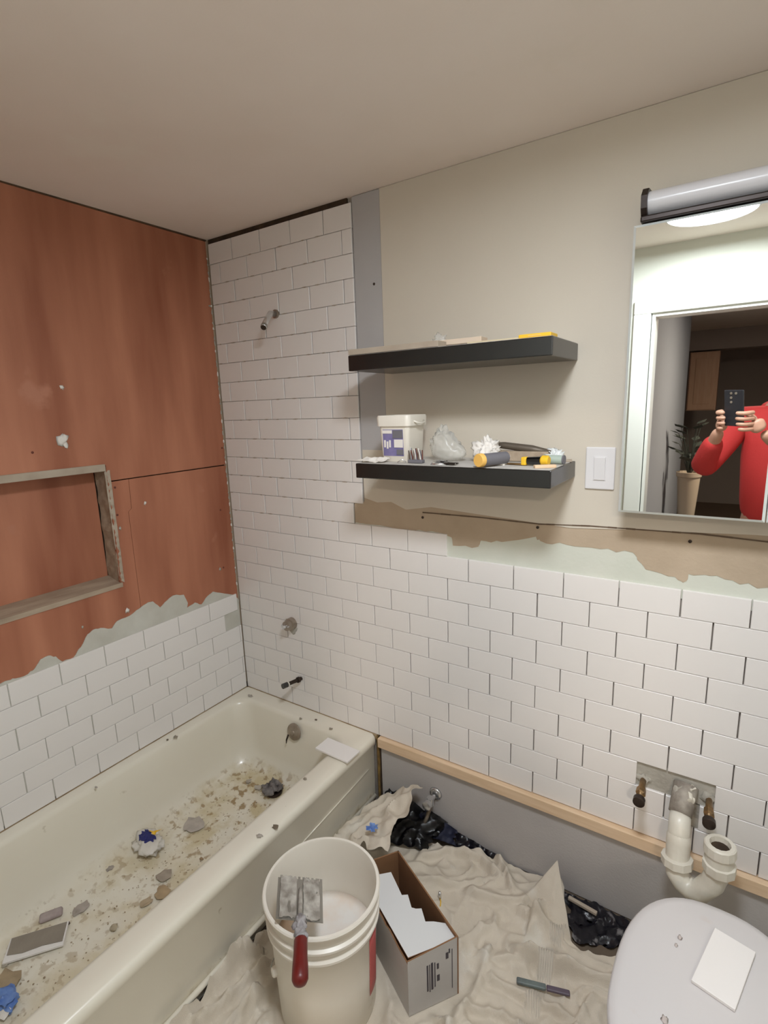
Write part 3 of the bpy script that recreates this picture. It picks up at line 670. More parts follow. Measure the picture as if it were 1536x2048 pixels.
# upper shelf
def stick(L, W, H, m, loc, lab, rz=0, name='wood_strip'):
    bm = BM(); box(bm, (-L/2, -W/2, 0), (L/2, W/2, H), bev=.001); return up(name, bm, m, loc, lab, 'wood', rz)
a = sh(700, -.20, ZU); b2 = sh(895, -.2, ZU)
stick(.30, .05, .016, M_palewood, (1.005, -.205, ZU), 'long pale wood strip along the front edge of the upper shelf', .0)
stick(.44, .06, .007, mat('pale wood two', (204, 186, 160), .7, var=(190, 170, 144), vscale=8), (1.07, -.13, ZU), 'thin pale board lying behind the front strip on the upper shelf', .0)
stick(.17, .045, .014, mat('pale wood three', (214, 194, 172), .7), (1.17, -.155, ZU+.0075), 'short pale block lying on top of the thin board, upper shelf', .02)
stick(.15, .05, .004, mat('pale wood four', (200, 184, 150), .7), (1.31, -.195, ZU), 'flat tan sliver of wood right of the long strip, upper shelf', .05)
bm = BM(); lathe(bm, [(.012, 0), (.022, 0), (.022, .014), (.012, .014), (.012, 0)], 22); up('tape_roll', bm, M_greyp, (1.07, -.15, ZU+.0078), 'small grey tape roll behind the wood strips on the upper shelf', 'tape', smooth=35)
bm = BM(); lump(bm, (0, 0, .014), (.022, .018, .016), .4, 1.2, 4, 3, fold=.6)
for v in bm.verts: v.co.z = max(v.co.z, .0005)
up('plastic_scrap', bm, M_clear, (1.12, -.155, ZU+.0078), 'clear crumpled plastic scrap beside the grey tape roll, upper shelf', 'plastic', smooth=True)
o = empty('yellow_case', (1.413, -.195, ZU), 'flat yellow case at the right end of the upper shelf', 'case')
bm = BM(); box(bm, (-.040, -.028, 0), (.040, .028, .009), bev=.002); obj('case_body', bm, M_yellow, o)
bm = BM(); box(bm, (-.016, -.0285, .003), (.016, -.026, .006)); obj('latch', bm, M_orange, o)
# lower shelf: plastic tub
o = empty('plastic_tub', (.972, -.125, ZL), 'square white plastic tub with lid and purple label on the lower shelf', 'container')
bm = BM(); loops(bm, [rrect(-.046, .046, -.046, .046, .012, 0), rrect(-.048, .048, -.048, .048, .012, .003), rrect(-.053, .053, -.053, .053, .012, .118), rrect(-.053, .053, -.053, .053, .012, .120)], capa=True, capb=True); obj('tub_body', bm, M_bucket, o, smooth=40)
bm = BM(); loops(bm, [rrect(-.059, .059, -.059, .059, .016, .108), rrect(-.060, .060, -.060, .060, .016, .134), rrect(-.058, .058, -.058, .058, .016, .140), rrect(-.052, .052, -.052, .052, .014, .140), rrect(-.050, .050, -.050, .050, .014, .136)], capa=True, capb=True); obj('lid', bm, M_bucket, o, smooth=40)
bm = BM(); tube(bm, [(.060, -.03, .122), (.068, -.02, .117), (.070, 0, .114), (.068, .02, .117), (.060, .03, .122)], .003, 8); obj('lid_tab', bm, M_bucket, o, smooth=True)
bm = BM(); sheet(bm, (-.038, -.0494, .018), (.034, -.0494, .018), (.034, -.0528, .098), (-.038, -.0528, .098), 2, 2, 0, 1, 1, .0006); lb = obj('label', bm, M_labelp, o, label='purple and grey label')
for k, (x0, x1, z0, z1, m) in enumerate(((-.038, -.004, .086, .096, M_tissue), (-.002, .033, .072, .096, M_greyp), (.002, .033, .044, .068, M_tissue), (-.034, -.028, .044, .066, M_tissue), (-.025, -.019, .040, .062, M_tissue), (-.016, -.010, .044, .066, M_tissue), (.010, .033, .022, .038, M_greyp))):
    bm = BM(); yy = -.0503-.0034*(z0-.018)/.08; box(bm, (x0, yy-.0008, z0), (x1, yy, z1)); obj('label_mark', bm, m, lb)
# folded paper at left front
bm = BM(); sheet(bm, (-.045, -.018, .004), (.042, -.010, .003), (.050, .018, .012), (-.032, .016, .010), 14, 5, .004, 40, 3, .004)
up('folded_paper', bm, M_tissue, (.912, -.205, ZL+.004), 'folded white paper at the left front of the lower shelf', 'paper', 0)
# bristle brush
o = empty('scrub_brush', (1.055, -.185, ZL+.0005), 'small scrub brush with brown and white bristles leaning by the plastic tub', 'brush')
bm = BM(); box(bm, (-.024, -.010, 0), (.024, .010, .010), bev=.002); obj('brush_block', bm, M_greyp, o)
for i in range(12):
    bm = BM(); x = -.021+i*.0038; tube(bm, [(x, random.uniform(-.006, .006), .010), (x-.004, random.uniform(-.008, .008), .036+random.uniform(0, .010))], [.0022, .0018], 5)
    obj('bristle_tuft', bm, (M_dmetal, M_tissue, M_greyp, mat('brown bristle', (104, 58, 46), .8))[i % 4], o)
# metal clip
bm = BM(); tube(bm, [(-.014, 0, .003), (0, .002, .012), (.012, 0, .003)], .002, 6); up('metal_clip', bm, M_chrome, (1.018, -.205, ZL), 'tiny bright metal clip in front of the plastic tub', 'clip', .5, smooth=True)
# clear bag
bm = BM()
st = bmesh.ops.create_icosphere(bm, subdivisions=4, radius=1)
for v in bm.verts:
    d = v.co.copy(); t = (d.z+1)/2; k = 1-.75*t
    f = 1+.30*(abs(ns(d.x, d.y, d.z, 3.2, 4))-.2)+.2*ns(d.x, d.y, d.z, 1.5, 2)
    v.co = Vector((d.x*.078*k*f-.034*t, d.y*.05*k*f, t*.100*f)); v.co.z = max(v.co.z, .0005)
up('clear_bag', bm, M_clear, (1.125, -.100, ZL+.0005), 'crumpled clear plastic bag standing right of the plastic tub', 'bag', smooth=True)
# chrome ring fitting + dark chain strip
o = empty('pipe_escutcheon', (1.140, -.195, ZL), 'shiny round chrome pipe cover in front of the clear bag', 'fitting')
bm = BM(); lathe(bm, [(.010, .010), (.014, .012), (.024, .006), (.029, 0), (.027, 0), (.012, .006), (.010, .010)], 28); obj('cover_ring', bm, M_chrome, o, smooth=True)
o = empty('hex_key_set', (1.175, -.205, ZL+.001), 'small dark folding key set next to the yellow ended tube', 'tool', rz=-.2)
for k in range(4): bm = BM(); tube(bm, [(-.022, k*.006-.008, .004), (.022, k*.006-.008, .004)], .0024, 6); obj('key', bm, (M_dmetal, M_steel)[k % 2], o, smooth=35)
bm = BM(); box(bm, (-.026, -.012, 0), (-.018, .014, .010), bev=.001); obj('key_holder', bm, M_black, o)
# tissue
bm = BM(); lump(bm, (0, 0, .034), (.032, .026, .034), .3, 1.4, 3, 4, fold=.7)
for v in bm.verts: v.co.z = max(v.co.z, 0)
up('crumpled_tissue', bm, M_tissue, (1.243, -.105, ZL+.010), 'crumpled white tissue behind the grey tube on the lower shelf', 'tissue', smooth=True).location.z = ZL
# grey tube with orange end pointing out over the edge
e = BW(957, 920, -.245); o = empty('caulk_tube', (e.x, -.17, ZL+.019), 'grey tube with a round pale orange end poking over the lower shelf edge', 'tube')
ax = Vector((.045, .115, 0)).normalized()
f0 = Vector((e.x, -.248, e.z))-o.location
f0.z = .001
bm = BM(); tube(bm, [f0+ax*.012, f0+ax*.105], .0165, 22); obj('tube_body', bm, M_greyp, o, smooth=35)
bm = BM(); tube(bm, [f0, f0+ax*.003, f0+ax*.014], [.0165, .0182, .0182], 24); obj('end_cap', bm, M_orange, o, smooth=35)
# white stack of folded cloth
o = empty('folded_rag', (1.283, -.150, ZL), 'stack of folded white rag sheets in the middle of the lower shelf', 'rag', rz=.1)
for k in range(4): bm = BM(); sheet(bm, (-.035+.002*k, -.020, .005+.0062*k), (.035-.004*k, -.020, .004+.006*k), (.035-.004*k, .02, .005+.006*k), (-.035+.002*k, .02, .005+.006*k), 10, 5, .0016, 30, k, .0045); obj('sheet', bm, M_tissue, o)
bm = BM(); sheet(bm, (-.01, -.004, .030), (.045, -.006, .014), (.042, .016, .022), (-.012, .014, .034), 10, 5, .006, 30, 12, .002); obj('loose_sheet', bm, M_tissue, o)
# pry bar resting on the tissue and rag
o = empty('pry_bar', (1.33, -.06, ZL), 'long grey brown pry bar lying at the back of the lower shelf', 'tool')
bm = BM(); tube(bm, [(-.085, 0, .047), (-.05, 0, .045), (.03, 0, .036), (.085, 0, .026)], [.007, .010, .011, .008], 8); obj('bar', bm, mat('grey brown metal', (104, 94, 82), .5, metal=.4), o, smooth=True)
bm = BM(); box(bm, (-.080, -.012, .0005), (.080, .014, .030), bev=.003); obj('wooden_handle', bm, M_oldwood, o)
bm = BM(); lump(bm, (0, 0, .016), (.022, .018, .020), .3, 1.4, 8, 4, fold=1.0)
for v in bm.verts: v.co.z = max(v.co.z, 0)
up('crumpled_bag', bm, mat('white film', (222, 224, 222), .35), (1.425, -.055, ZL), 'small crumpled white bag behind the yellow and black knife', 'bag', smooth=True)
# utility knife yellow and black
o = empty('utility_knife', (1.398, -.155, ZL+.001), 'yellow and black utility tool near the right end of the lower shelf', 'tool', rz=-.12)
bm = BM(); tube(bm, [(-.018, 0, .012), (.020, 0, .013)], [.010, .012], 10); obj('grip', bm, M_black, o, smooth=35)
bm = BM(); tube(bm, [(.020, 0, .014), (.024, 0, .014), (.038, 0, .014), (.041, 0, .014)], [.011, .014, .014, .011], 12); obj('yellow_cap', bm, M_yellow, o, smooth=35)
bm = BM(); box(bm, (-.034, -.010, 0), (-.019, .010, .022), bev=.003); obj('yellow_nose', bm, M_yellow, o)
bm = BM(); box(bm, (-.075, -.007, 0), (-.034, .007, .004), bev=.001); obj('blade', bm, M_brass, o)
# pale tube, shims
o = empty('pale_tube', (1.435, -.100, ZL+.0002), 'pale green sealant tube lying at the right end of the lower shelf', 'tube', rz=-.1)
bm = BM(); tube(bm, [(-.03, 0, .0125), (.024, 0, .0125)], .0115, 16); obj('tube_body', bm, mat('pale green plastic', (176, 190, 178), .5), o, smooth=35)
bm = BM(); tube(bm, [(.024, 0, .0125), (.028, 0, .0125)], .0122, 16); obj('tube_end', bm, M_greyp, o, smooth=35)
stick(.055, .016, .008, M_pine, (1.437, -.190, ZL), 'little wood shim at the right front corner of the lower shelf', .6)
stick(.05, .02, .006, M_palewood, (1.440, -.035, ZL), 'flat pale chip of wood at the back right of the lower shelf', .3)

# ================================================================ SWITCH
o = empty('light_switch', (1.533, .004, 1.413), 'white rocker light switch between the shelves and the mirror', 'switch')
bm = BM(); box(bm, (-.0385, -.0070, -.0585), (.0385, -.0002, .0585), bev=.003); obj('cover_plate', bm, M_white, o)
bm = BM(); box(bm, (-.0170, -.0082, -.0340), (.0170, -.0068, .0340), bev=.0006); fr = obj('rocker_frame', bm, M_white, o)
bm = BM(); box(bm, (-.0145, -.0120, -.0315), (.0145, -.0080, .0315), mtx=Matrix.Rotation(math.radians(3), 4, 'X'), bev=.001); obj('rocker', bm, M_white, o)

# ================================================================ MIRROR CABINET
MX0, MX1, MZ0, MZ1, MD = 1.601, 2.21, 1.314, 1.993, .10
o = empty('medicine_cabinet', ((MX0+MX1)/2, 0, MZ0), 'mirrored medicine cabinet hanging under the bar lamp', 'cabinet')
cx = (MX0+MX1)/2
bm = BM(); box(bm, (MX0+.03-cx, -MD+.022, .025), (MX1-.03-cx, .0035, MZ1-MZ0-.025)); obj('cabinet_body', bm, M_white, o)
hw = (MX1-MX0)/2; hh = MZ1-MZ0; split = 1.911-cx
def mdoor(a, b):
    d = obj('mirror_door', (lambda bm: (box(bm, (a, -MD+.006, 0), (b, -MD+.0215, hh)), bm)[1])(BM()), M_white, o)
    bv = .006
    bm = BM(); y1 = -MD; y0 = -MD+.0015
    out = [(a, y0+.003, 0), (b, y0+.003, 0), (b, y0+.003, hh), (a, y0+.003, hh)]
    inn = [(a+bv, y1, bv), (b-bv, y1, bv), (b-bv, y1, hh-bv), (a+bv, y1, hh-bv)]
    back = [(x, y1+.0058, z) for x, y, z in out]
    R2 = loops(bm, [back, out, inn]); bm.faces.new(R2[2]).material_index = 1; bm.faces.new(R2[0])
    obj('mirror_glass', bm, [M_bevel, M_mirror], d)
mdoor(-hw, split-.0015); mdoor(split+.0015, hw)

# ================================================================ BAR LAMP (off)
o = empty('vanity_lamp', (1.90, 0, 2.03), 'unlit bar lamp with a half round white shade above the mirror', 'lamp')
bm = BM(); box(bm, (-.285, -.05, -.038), (.285, .0035, .012), bev=.004); obj('back_plate', bm, M_bronze, o)
bm = BM()
rings = []
for x in (-.272, .272):
    rings.append([(x, -.052-.052*math.sin(math.radians(a)), .010+.030*math.cos(math.radians(a))) for a in range(0, 181, 12)])
loops(bm, rings, close=True, capa=True, capb=True); obj('shade', bm, M_shade, o, smooth=50)
for s in (-1, 1):
    bm = BM(); prism(bm, [(.0, -.038), (-.09, -.030), (-.109, -.006), (-.112, .020), (-.09, .040), (-.05, .045), (0, .045)], 0, s*.272, s*.285); obj('end_cap', bm, M_bronze, o)
bm = BM(); box(bm, (-.285, -.104, -.034), (.285, -.05, -.0205), bev=.003); obj('lower_rail', bm, M_bronze, o)

# ================================================================ TOILET (lid closed, no cistern)
TX, TY = 1.897, -.55
t = empty('toilet', (TX, TY, 0), 'white toilet with its lid closed and no tank, standing below the basin pipes', 'toilet')
def sup(a, bf, bb, z, n=2.5, N=56, dy=0):
    out = []
    for k in range(N):
        th = 2*math.pi*k/N; c, s = math.cos(th), math.sin(th)
        x = a*math.copysign(abs(c)**(2/n), c); b = bf if s > 0 else bb
        out.append((x, b*math.copysign(abs(s)**(2/n), s)+dy, z))
    return out
bm = BM(); loops(bm, [sup(.11, .14, .20, .0, 2.6, dy=-.06), sup(.105, .13, .19, .03, 2.6, dy=-.06), sup(.09, .11, .18, .12, 2.4, dy=-.05), sup(.10, .14, .19, .22, 2.3, dy=-.04), sup(.15, .22, .21, .31, 2.3, dy=-.02), sup(.172, .262, .215, .36, 2.4), sup(.174, .268, .215, .383, 2.4), sup(.165, .26, .20, .388, 2.4)], capa=True, capb=True); obj('bowl', bm, M_porc, t, smooth=50)
bm = BM(); box(bm, (-.11, -.40, .20), (.11, -.20, .385), bev=.02); obj('tank_deck', bm, M_porc, t, smooth=50)
bm = BM(); loops(bm, [sup(.180, .280, .20, .3885, 2.5), sup(.184, .284, .20, .394, 2.5), sup(.183, .283, .20, .402, 2.5), sup(.12, .20, .14, .403, 2.3), sup(.12, .20, .14, .3885, 2.3)]); obj('seat', bm, M_lid, t, smooth=50)
bm = BM(); R = [sup(.180, .280, .200, .4035, 2.5), sup(.185, .286, .203, .408, 2.5), sup(.185, .287, .204, .414, 2.5), sup(.180, .282, .200, .4205, 2.5), sup(.165, .266, .188, .4245, 2.5), sup(.10, .18, .12, .4275, 2.4), sup(.02, .03, .02, .4285, 2)]
loops(bm, R, capa=True, capb=True); obj('lid', bm, M_lid, t, smooth=50)
for s in (-1, 1): bm = BM(); tube(bm, [(s*.07-.018, -.205, .405), (s*.07+.018, -.205, .405)], .011, 12); obj('hinge', bm, M_white, t, smooth=35)
c = [G(*q, .43) for q in ((1432, 1857), (1508, 1912), (1467, 2027), (1385, 1962))]; mid = sum(c, Vector())/4; ang = math.atan2(c[3].y-c[0].y, c[3].x-c[0].x)
bm = BM(); box(bm, (-.078, -.0385, 0), (.078, .0385, .0075), bev=.0012); o = obj('wall_tile', bm, M_tile); o.location = (mid.x, mid.y, .4292); o.rotation_euler = (0, 0, ang); tag(o, 'white glazed tile lying loose on the toilet lid', 'tile')
for i, (px, py, s) in enumerate(((1360, 1875, .004), (1352, 1890, .003), (1330, 2040, .006))):
    p = G(px, py, .4285); bm = BM(); lump(bm, (0, 0, 0), (s, s*1.5, .0008), .4, 1, i, 2); o = obj('smear', bm, mat('smear', (190, 178, 172), .7), t, smooth=True); o.location = p-Vector((TX, TY, 0))

# ================================================================ DROP CLOTH
# folds: polylines (photo pixels -> floor), height, half width
FOLDS = [([(1035, 1905), (1100, 1935), (1170, 1950), (1225, 1972)], .022, .030), ([(850, 1712), (905, 1698), (960, 1715), (990, 1745)], .018, .022),
 ([(950, 1790), (1000, 1800), (1045, 1805)], .020, .030), ([(985, 1700), (1010, 1740), (1020, 1775)], .020, .018), ([(1115, 1770), (1090, 1800), (1060, 1850)], .026, .030),
 ([(1050, 1830), (1110, 1860), (1180, 1880), (1250, 1900)], .018, .022), ([(985, 1960), (1050, 1990), (1130, 2030)], .016, .020), ([(960, 1850), (920, 1890), (900, 1950)], .020, .026),
 ([(940, 2010), (1010, 2030), (1060, 2060)], .014, .018), ([(860, 2020), (890, 2050), (900, 2090)], .016, .014), ([(840, 1760), (900, 1770), (960, 1760)], .012, .022),
 ([(400, 2048), (470, 1990), (530, 1930)], .022, .020), ([(440, 2070), (520, 1995), (545, 1960)], .026, .016), ([(380, 2020), (440, 1965), (500, 1905)], .016, .018), ([(500, 2080), (545, 2010)], .020, .014),
 ([(350, 2065), (395, 2010)], .018, .014), ([(470, 1900), (530, 1870)], .024, .018), ([(430, 1960), (480, 1920), (520, 1900)], .024, .015), ([(470, 2060), (520, 1990)], .022, .010), ([(540, 2060), (552, 2010)], .02, .012), ([(1180, 1990), (1150, 2050)], .014, .020), ([(900, 2060), (960, 1960), (980, 1900)], .014, .020), ([(1000, 1920), (1060, 1915), (1130, 1940)], .012, .02), ([(800, 1900), (870, 1980)], .01, .02)]
FW = [([G(*p, .03) for p in pl], h, wd) for pl, h, wd in FOLDS]
PK = BW(1115, 1722, -.035)      # tip of the raised corner
def segd(px, py, a, b):
    dx, dy = b.x-a.x, b.y-a.y; L2 = dx*dx+dy*dy; t = max(0, min(1, ((px-a.x)*dx+(py-a.y)*dy)/L2))
    ex, ey = px-a.x-dx*t, py-a.y-dy*t; return math.hypot(ex, ey), (dx*ey-dy*ex)
BUC = Vector((1.020, -.669)); 
BX = [Vector((1.325, -.478)), Vector((1.238, -.600)), Vector((.985, -.425)), Vector((1.05, -.31))]
def cloth_z(x, y):
    z = .006
    for pl, h, wd in FW:
        best = 9; sg = 1
        for a, b in zip(pl, pl[1:]):
            d, s = segd(x, y, a, b)
            if d < best: best = d; sg = 1 if s > 0 else -1
        ww = wd*(1.0 if sg > 0 else .30)
        if best < 3*ww: z += h*1.7*math.exp(-(best/ww)**2)
    r1 = 1-abs(ns(x*1.0+y*.7, y*1.3-x*.4, 0, 5.5, 2))*2.5
    r2 = 1-abs(ns(x, y, 0, 13, 5))*2.5
    r3 = 1-abs(ns(x*.9+y*.55, y*1.2-x*.7, 0, 8.5, 11))*3.2
    z += .017*max(0, r1)**2.5+.009*max(0, r2)**2.5+.012*max(0, r3)**3+.003*ns(x, y, 0, 38, 4)+.030*math.exp(-((x-.75)/.022)**2)*(.6+ns(y, 1, 0, 9, 2))
    # flatten under heavy things
    f = 1.0
    d = math.hypot(x-BUC.x, y-BUC.y); f = min(f, max(0, min(1, (d-.145)/.05)))
    d = math.hypot((x-TX)/.14, (y-TY+.05)/.24); f = min(f, max(0, min(1, (d-1)/.3)))
    cxm = sum(p.x for p in BX)/4; cym = sum(p.y for p in BX)/4; a = BX[0]-BX[3]; L = a.length; a = a/L; n2 = Vector((-a.y, a.x))
    u = abs((x-cxm)*a.x+(y-cym)*a.y)-L/2; v = abs((x-cxm)*n2.x+(y-cym)*n2.y)-.078
    dd = max(u, v); f = min(f, max(0, min(1, (dd-.005)/.04)))
    return .003+(z-.003)*f
bm = BM()
NX, NY = 260, 300; X0, X1, Y0, Y1 = .75, 2.40, -1.50, -.005
bpoly = [G(885, 1688, .01), G(960, 1688, .01), G(1020, 1712, .01), G(1085, 1745, .01)]
def back_edge(x):
    """how close the cloth comes to the wall"""
    pts = [(.75, -.10), (.86, -.115), (.93, -.105), (1.02, -.085), (1.12, -.055), (1.22, -.030), (1.30, -.012), (1.40, -.012), (1.455, -.012), (1.49, -.030), (1.53, -.17), (1.58, -.19), (1.72, -.15), (1.8, -.10), (2.4, -.08)]
    for (a, ya), (b, yb) in zip(pts, pts[1:]):
        if x <= b: return ya+(yb-ya)*(x-a)/(b-a)+.008*ns(x, 0, 0, 30, 3)
    return -.08
V = []
for i in range(NX+1):
    row = []; x = X0+(X1-X0)*i/NX; be = back_edge(x)
    for j in range(NY+1):
        t = j/NY; y = Y0+(be-Y0)*t; z = cloth_z(x, y)
        row.append(bm.verts.new((x, y, z)))
    V.append(row)
for i in range(NX):
    for j in range(NY): bm.faces.new((V[i][j], V[i+1][j], V[i+1][j+1], V[i][j+1]))
o = DC = obj('drop_cloth', bm, M_canvas, None, smooth=True); tag(o, 'rumpled beige canvas drop cloth spread over the bathroom floor', 'cloth')
# corner of the cloth folded up against the wall
pA = G(1040, 1800, .02); pB = G(1143, 1882, .012)
bm = BM(); n = 22; up_ = []; 
for i in range(n+1):
    row = []
    for j in range(n+1):
        u, v = i/n, j/n; b_ = pA.lerp(pB, u); p = b_.lerp(PK, v)
        bulge = .018*math.sin(math.pi*v)*(1-.3*u); p = p+Vector((.25, -1, .55)).normalized()*bulge*(1-v*.4)*math.sin(math.pi*(.15+.85*u))
        p += Vector((0, 0, 1))*(.006*ns(p.x, p.y, p.z, 30, 2)+.010*max(0, 1-abs(u-.62)*6)*(1-v)); row.append(bm.verts.new(p))
    up_.append(row)
for i in range(n):
    for j in range(n): bm.faces.new((up_[i][j], up_[i+1][j], up_[i+1][j+1], up_[i][j+1]))
bmesh.ops.remove_doubles(bm, verts=bm.verts, dist=.0004)
fo = obj('raised_corner', bm, M_canvas, DC, smooth=True); sm = fo.modifiers.new('s', 'SOLIDIFY'); sm.thickness = .0015
# dark plastic showing past the cloth edge
def plastic(px4, name, m, lab, cat, amp, seed, z=.012, nx=26, ny=18, edge=.12, s=28):
    c4 = [G(*p, z) for p in px4]; bm = BM(); 
    c4 = [Vector((p.x, min(p.y, -.014), max(p.z, z))) for p in c4]
    sheet(bm, *c4, nx, ny, amp, s, seed, .001, edge)
    for v in bm.verts: v.co.z = max(v.co.z, .0015); v.co.y = min(v.co.y, -.006)
    o = obj(name, bm, m, None, smooth=50); return tag(o, lab, cat)
plastic([(1150, 1885), (1262, 1895), (1272, 1822), (1132, 1755)], 'plastic_sheet', M_blackbag, 'shiny black plastic sheet showing between the drop cloth and the toilet', 'plastic', .012, 4)
bm = BM(); sheet(bm, (.80, -.20, .03), (1.03, -.13, .035), (1.06, -.012, .075), (.80, -.012, .11), 30, 22, .022, 20, 6, .001, .06)
for v in bm.verts: v.co.y = min(v.co.y, -.008); v.co.z = max(v.co.z, .002)
tag(obj('plastic_bag', bm, mat('black bag two', (9, 9, 11), .35), None, smooth=50), 'black plastic bag in the corner under the chrome stop valve', 'plastic')
bm = BM(); sheet(bm, (.93, -.085, .040), (1.10, -.055, .030), (1.11, -.014, .055), (.98, -.014, .090), 30, 10, .018, 30, 3, .003, .12)
tag(obj('navy_rag', bm, M_navy, None, smooth=50), 'dark navy rag bunched along the bottom of the wall', 'rag')
bm = BM(); sheet(bm, (1.10, -.050, .020), (1.235, -.028, .014), (1.25, -.012, .030), (1.09, -.014, .050), 30, 5, .010, 45, 8, .002, .1)
tag(obj('frayed_strip', bm, M_blackbag, None, smooth=50), 'frayed black strip trailing along the wall from the navy rag', 'plastic')
bm = BM(); c4 = [G(1132, 1762, .03), G(1215, 1795, .03), G(1212, 1808, .03), G(1135, 1775, .03)]
box(bm, (-.045, -.006, 0), (.045, .006, .010), bev=.002); o = obj('wood_sliver', bm, M_palewood); m0 = sum(c4, Vector())/4; o.location = (m0.x, -.055, .024); o.rotation_euler = (0, 0, -.12); tag(o, 'pale wood sliver lying on the black plastic sheet', 'wood')

# stop valve at the wall
o = empty('stop_valve', (1.005, 0, .165), 'chrome stop valve sticking out of the wall near the tub', 'valve')
bm = BM(); tube(bm, [(0, -.001, 0), (0, -.045, -.004)], .008, 12); obj('pipe', bm, M_chrome, o, smooth=True)
bm = BM(); tube(bm, [(0, -.045, -.018), (0, -.045, .012)], .013, 16); obj('valve_body', bm, M_chrome, o, smooth=35)
bm = BM(); tube(bm, [(.0, -.06, -.002), (.0, -.078, -.002), (0, -.080, -.002)], [.016, .017, .012], 12); obj('valve_handle', bm, M_chrome, o, smooth=35)
bm = BM(); tube(bm, [(0, -.045, -.018), (-.004, -.046, -.04), (-.012, -.05, -.07), (-.02, -.06, -.10)], .007, 10); obj('supply_hose', bm, M_dchrome, o, smooth=True)
bm = BM(); lathe(bm, [(.008, 0), (.026, 0), (.022, .006), (.009, .010), (.008, 0)], 24); e = obj('escutcheon', bm, M_chrome, o, smooth=True); e.rotation_euler = (math.pi/2, 0, 0); e.location = (0, -.0025, 0)

# tall folded corner of canvas in the tub corner
P = [BW(682, 1690, -.33), BW(792, 1708, -.27), BW(826, 1566, -.060), BW(742, 1612, -.075)]
P[0].z = max(P[0].z, .07); P[0].x = max(P[0].x, .765); P[3].x = max(P[3].x, .775)
bm = BM()
cpt = [Vector((.770, -.36, .13)), Vector((.985, -.335, .185)), Vector((.955, -.050, .215)), Vector((.765, -.085, .09))]
sheet(bm, *cpt, 44, 44, .022, 13, 5, .0015, .10)
for v in bm.verts: v.co.x = max(v.co.x, .753); v.co.y = min(v.co.y, -.01)
o = obj('canvas_piece', bm, M_canvas, None, smooth=60); tag(o, 'stiff folded canvas piece standing up in the corner behind the box', 'cloth')
bm = BM(); sheet(bm, (0, 0, 0), (.034, .004, .004), (.030, .030, .012), (.002, .024, .012), 8, 8, .006, 60, 4, .001, .2)
p = G(742, 1660, .195); o = obj('painter_tape', bm, M_blue, None, smooth=50); o.location = (p.x-.016, p.y-.008, p.z); tag(o, 'torn bit of blue painter tape stuck on the folded canvas', 'tape')

# utility blade knife on the cloth
a = G(1033, 1963, .03); b2 = G(1140, 1990, .03); mid = (a+b2)/2; L = (b2-a).length; ang = math.atan2(b2.y-a.y, b2.x-a.x)
o = empty('snap_knife', (mid.x, mid.y, cloth_z(mid.x, mid.y)+.012), 'green and purple grey pocket knife lying on the drop cloth', 'knife', rz=ang)
bm = BM(); box(bm, (-L/2, -.008, 0), (.008, .008, .010), bev=.003); obj('grip', bm, mat('green grey metal', (112, 124, 120), .5, var=(90, 96, 96), vscale=40), o)
bm = BM(); box(bm, (.009, -.0075, .001), (L/2, .0075, .009), bev=.003); obj('sheath', bm, mat('purple grey plastic', (92, 80, 92), .5), o)

# ================================================================ BUCKET
t = empty('bucket', (BUC.x, BUC.y, .004), 'white five gallon plastic bucket with ribbed rim between tub and carton', 'bucket')
H = .366
bm = BM(); lathe(bm, [(0, 0), (.128, 0), (.131, .004), (.1365, .15), (.141, H-.090), (.1425, H-.088), (.1500, H-.084), (.1500, H-.078), (.1430, H-.072), (.1430, H-.054), (.1515, H-.050), (.1515, H-.044), (.1440, H-.040), (.1440, H-.012), (.1530, H-.010), (.1545, H-.004), (.1520, H), (.1450, H), (.1430, H-.006), (.1405, H-.09), (.1330, .15), (.1275, .008), (0, .006)], 80)
obj('bucket_shell', bm, M_bucket, t, smooth=40)
bm = BM(); lathe(bm, [(0, .196), (.06, .195), (.11, .196), (.1345, .197), (.1275, .009), (0, .008)], 60); obj('mortar_residue', bm, M_residue, t, smooth=True)
dirv = Vector((CAM.x-BUC.x, CAM.y-BUC.y)); a0 = math.atan2(dirv.y, dirv.x)
# bail handle hanging low on the left, ears at both sides
ea = a0-math.radians(72); eb = ea+math.pi
def cyl(a, r, z): return Vector((r*math.cos(a), r*math.sin(a), z))
bm = BM()
pts = []
for k in range(25):
    s = k/24; a = ea-math.pi*s; drop = math.sin(math.pi*s)
    pts.append(cyl(a, .147-.0*drop, H-.20-.10*drop))
tube(bm, pts, .0017, 6); obj('bail_wire', bm, M_steel, t, smooth=True)
for a in (ea, eb):
    bm = BM(); c = cyl(a, .136, H-.20); tube(bm, [c, cyl(a, .147, H-.20), cyl(a, .150, H-.20)], [.013, .012, .008], 16); obj('handle_ear', bm, M_bucket, t, smooth=40)
# red print on the right side
ra = a0+math.radians(62)
bm = BM(); rings = []
for k in range(7):
    z = H-.11-.030*k; rad = .1405-(H-.088-z)*.030+.0012
    rings.append([cyl(ra-math.radians(10)+math.radians(20)*i/8, rad, z) for i in range(9)])
loops(bm, rings, close=False)
o = obj('red_print', bm, M_redlabel, t, smooth=True); sm = o.modifiers.new('solid', 'SOLIDIFY'); sm.thickness = .0006

# notched trowel lying over the rim
tz = .374
tr_ = empty('notched_trowel', (1.055, -.794, tz), 'mortar caked notched trowel with red handle lying over the bucket rim', 'trowel')
tr_.rotation_euler = (-.32, .10, -.861)
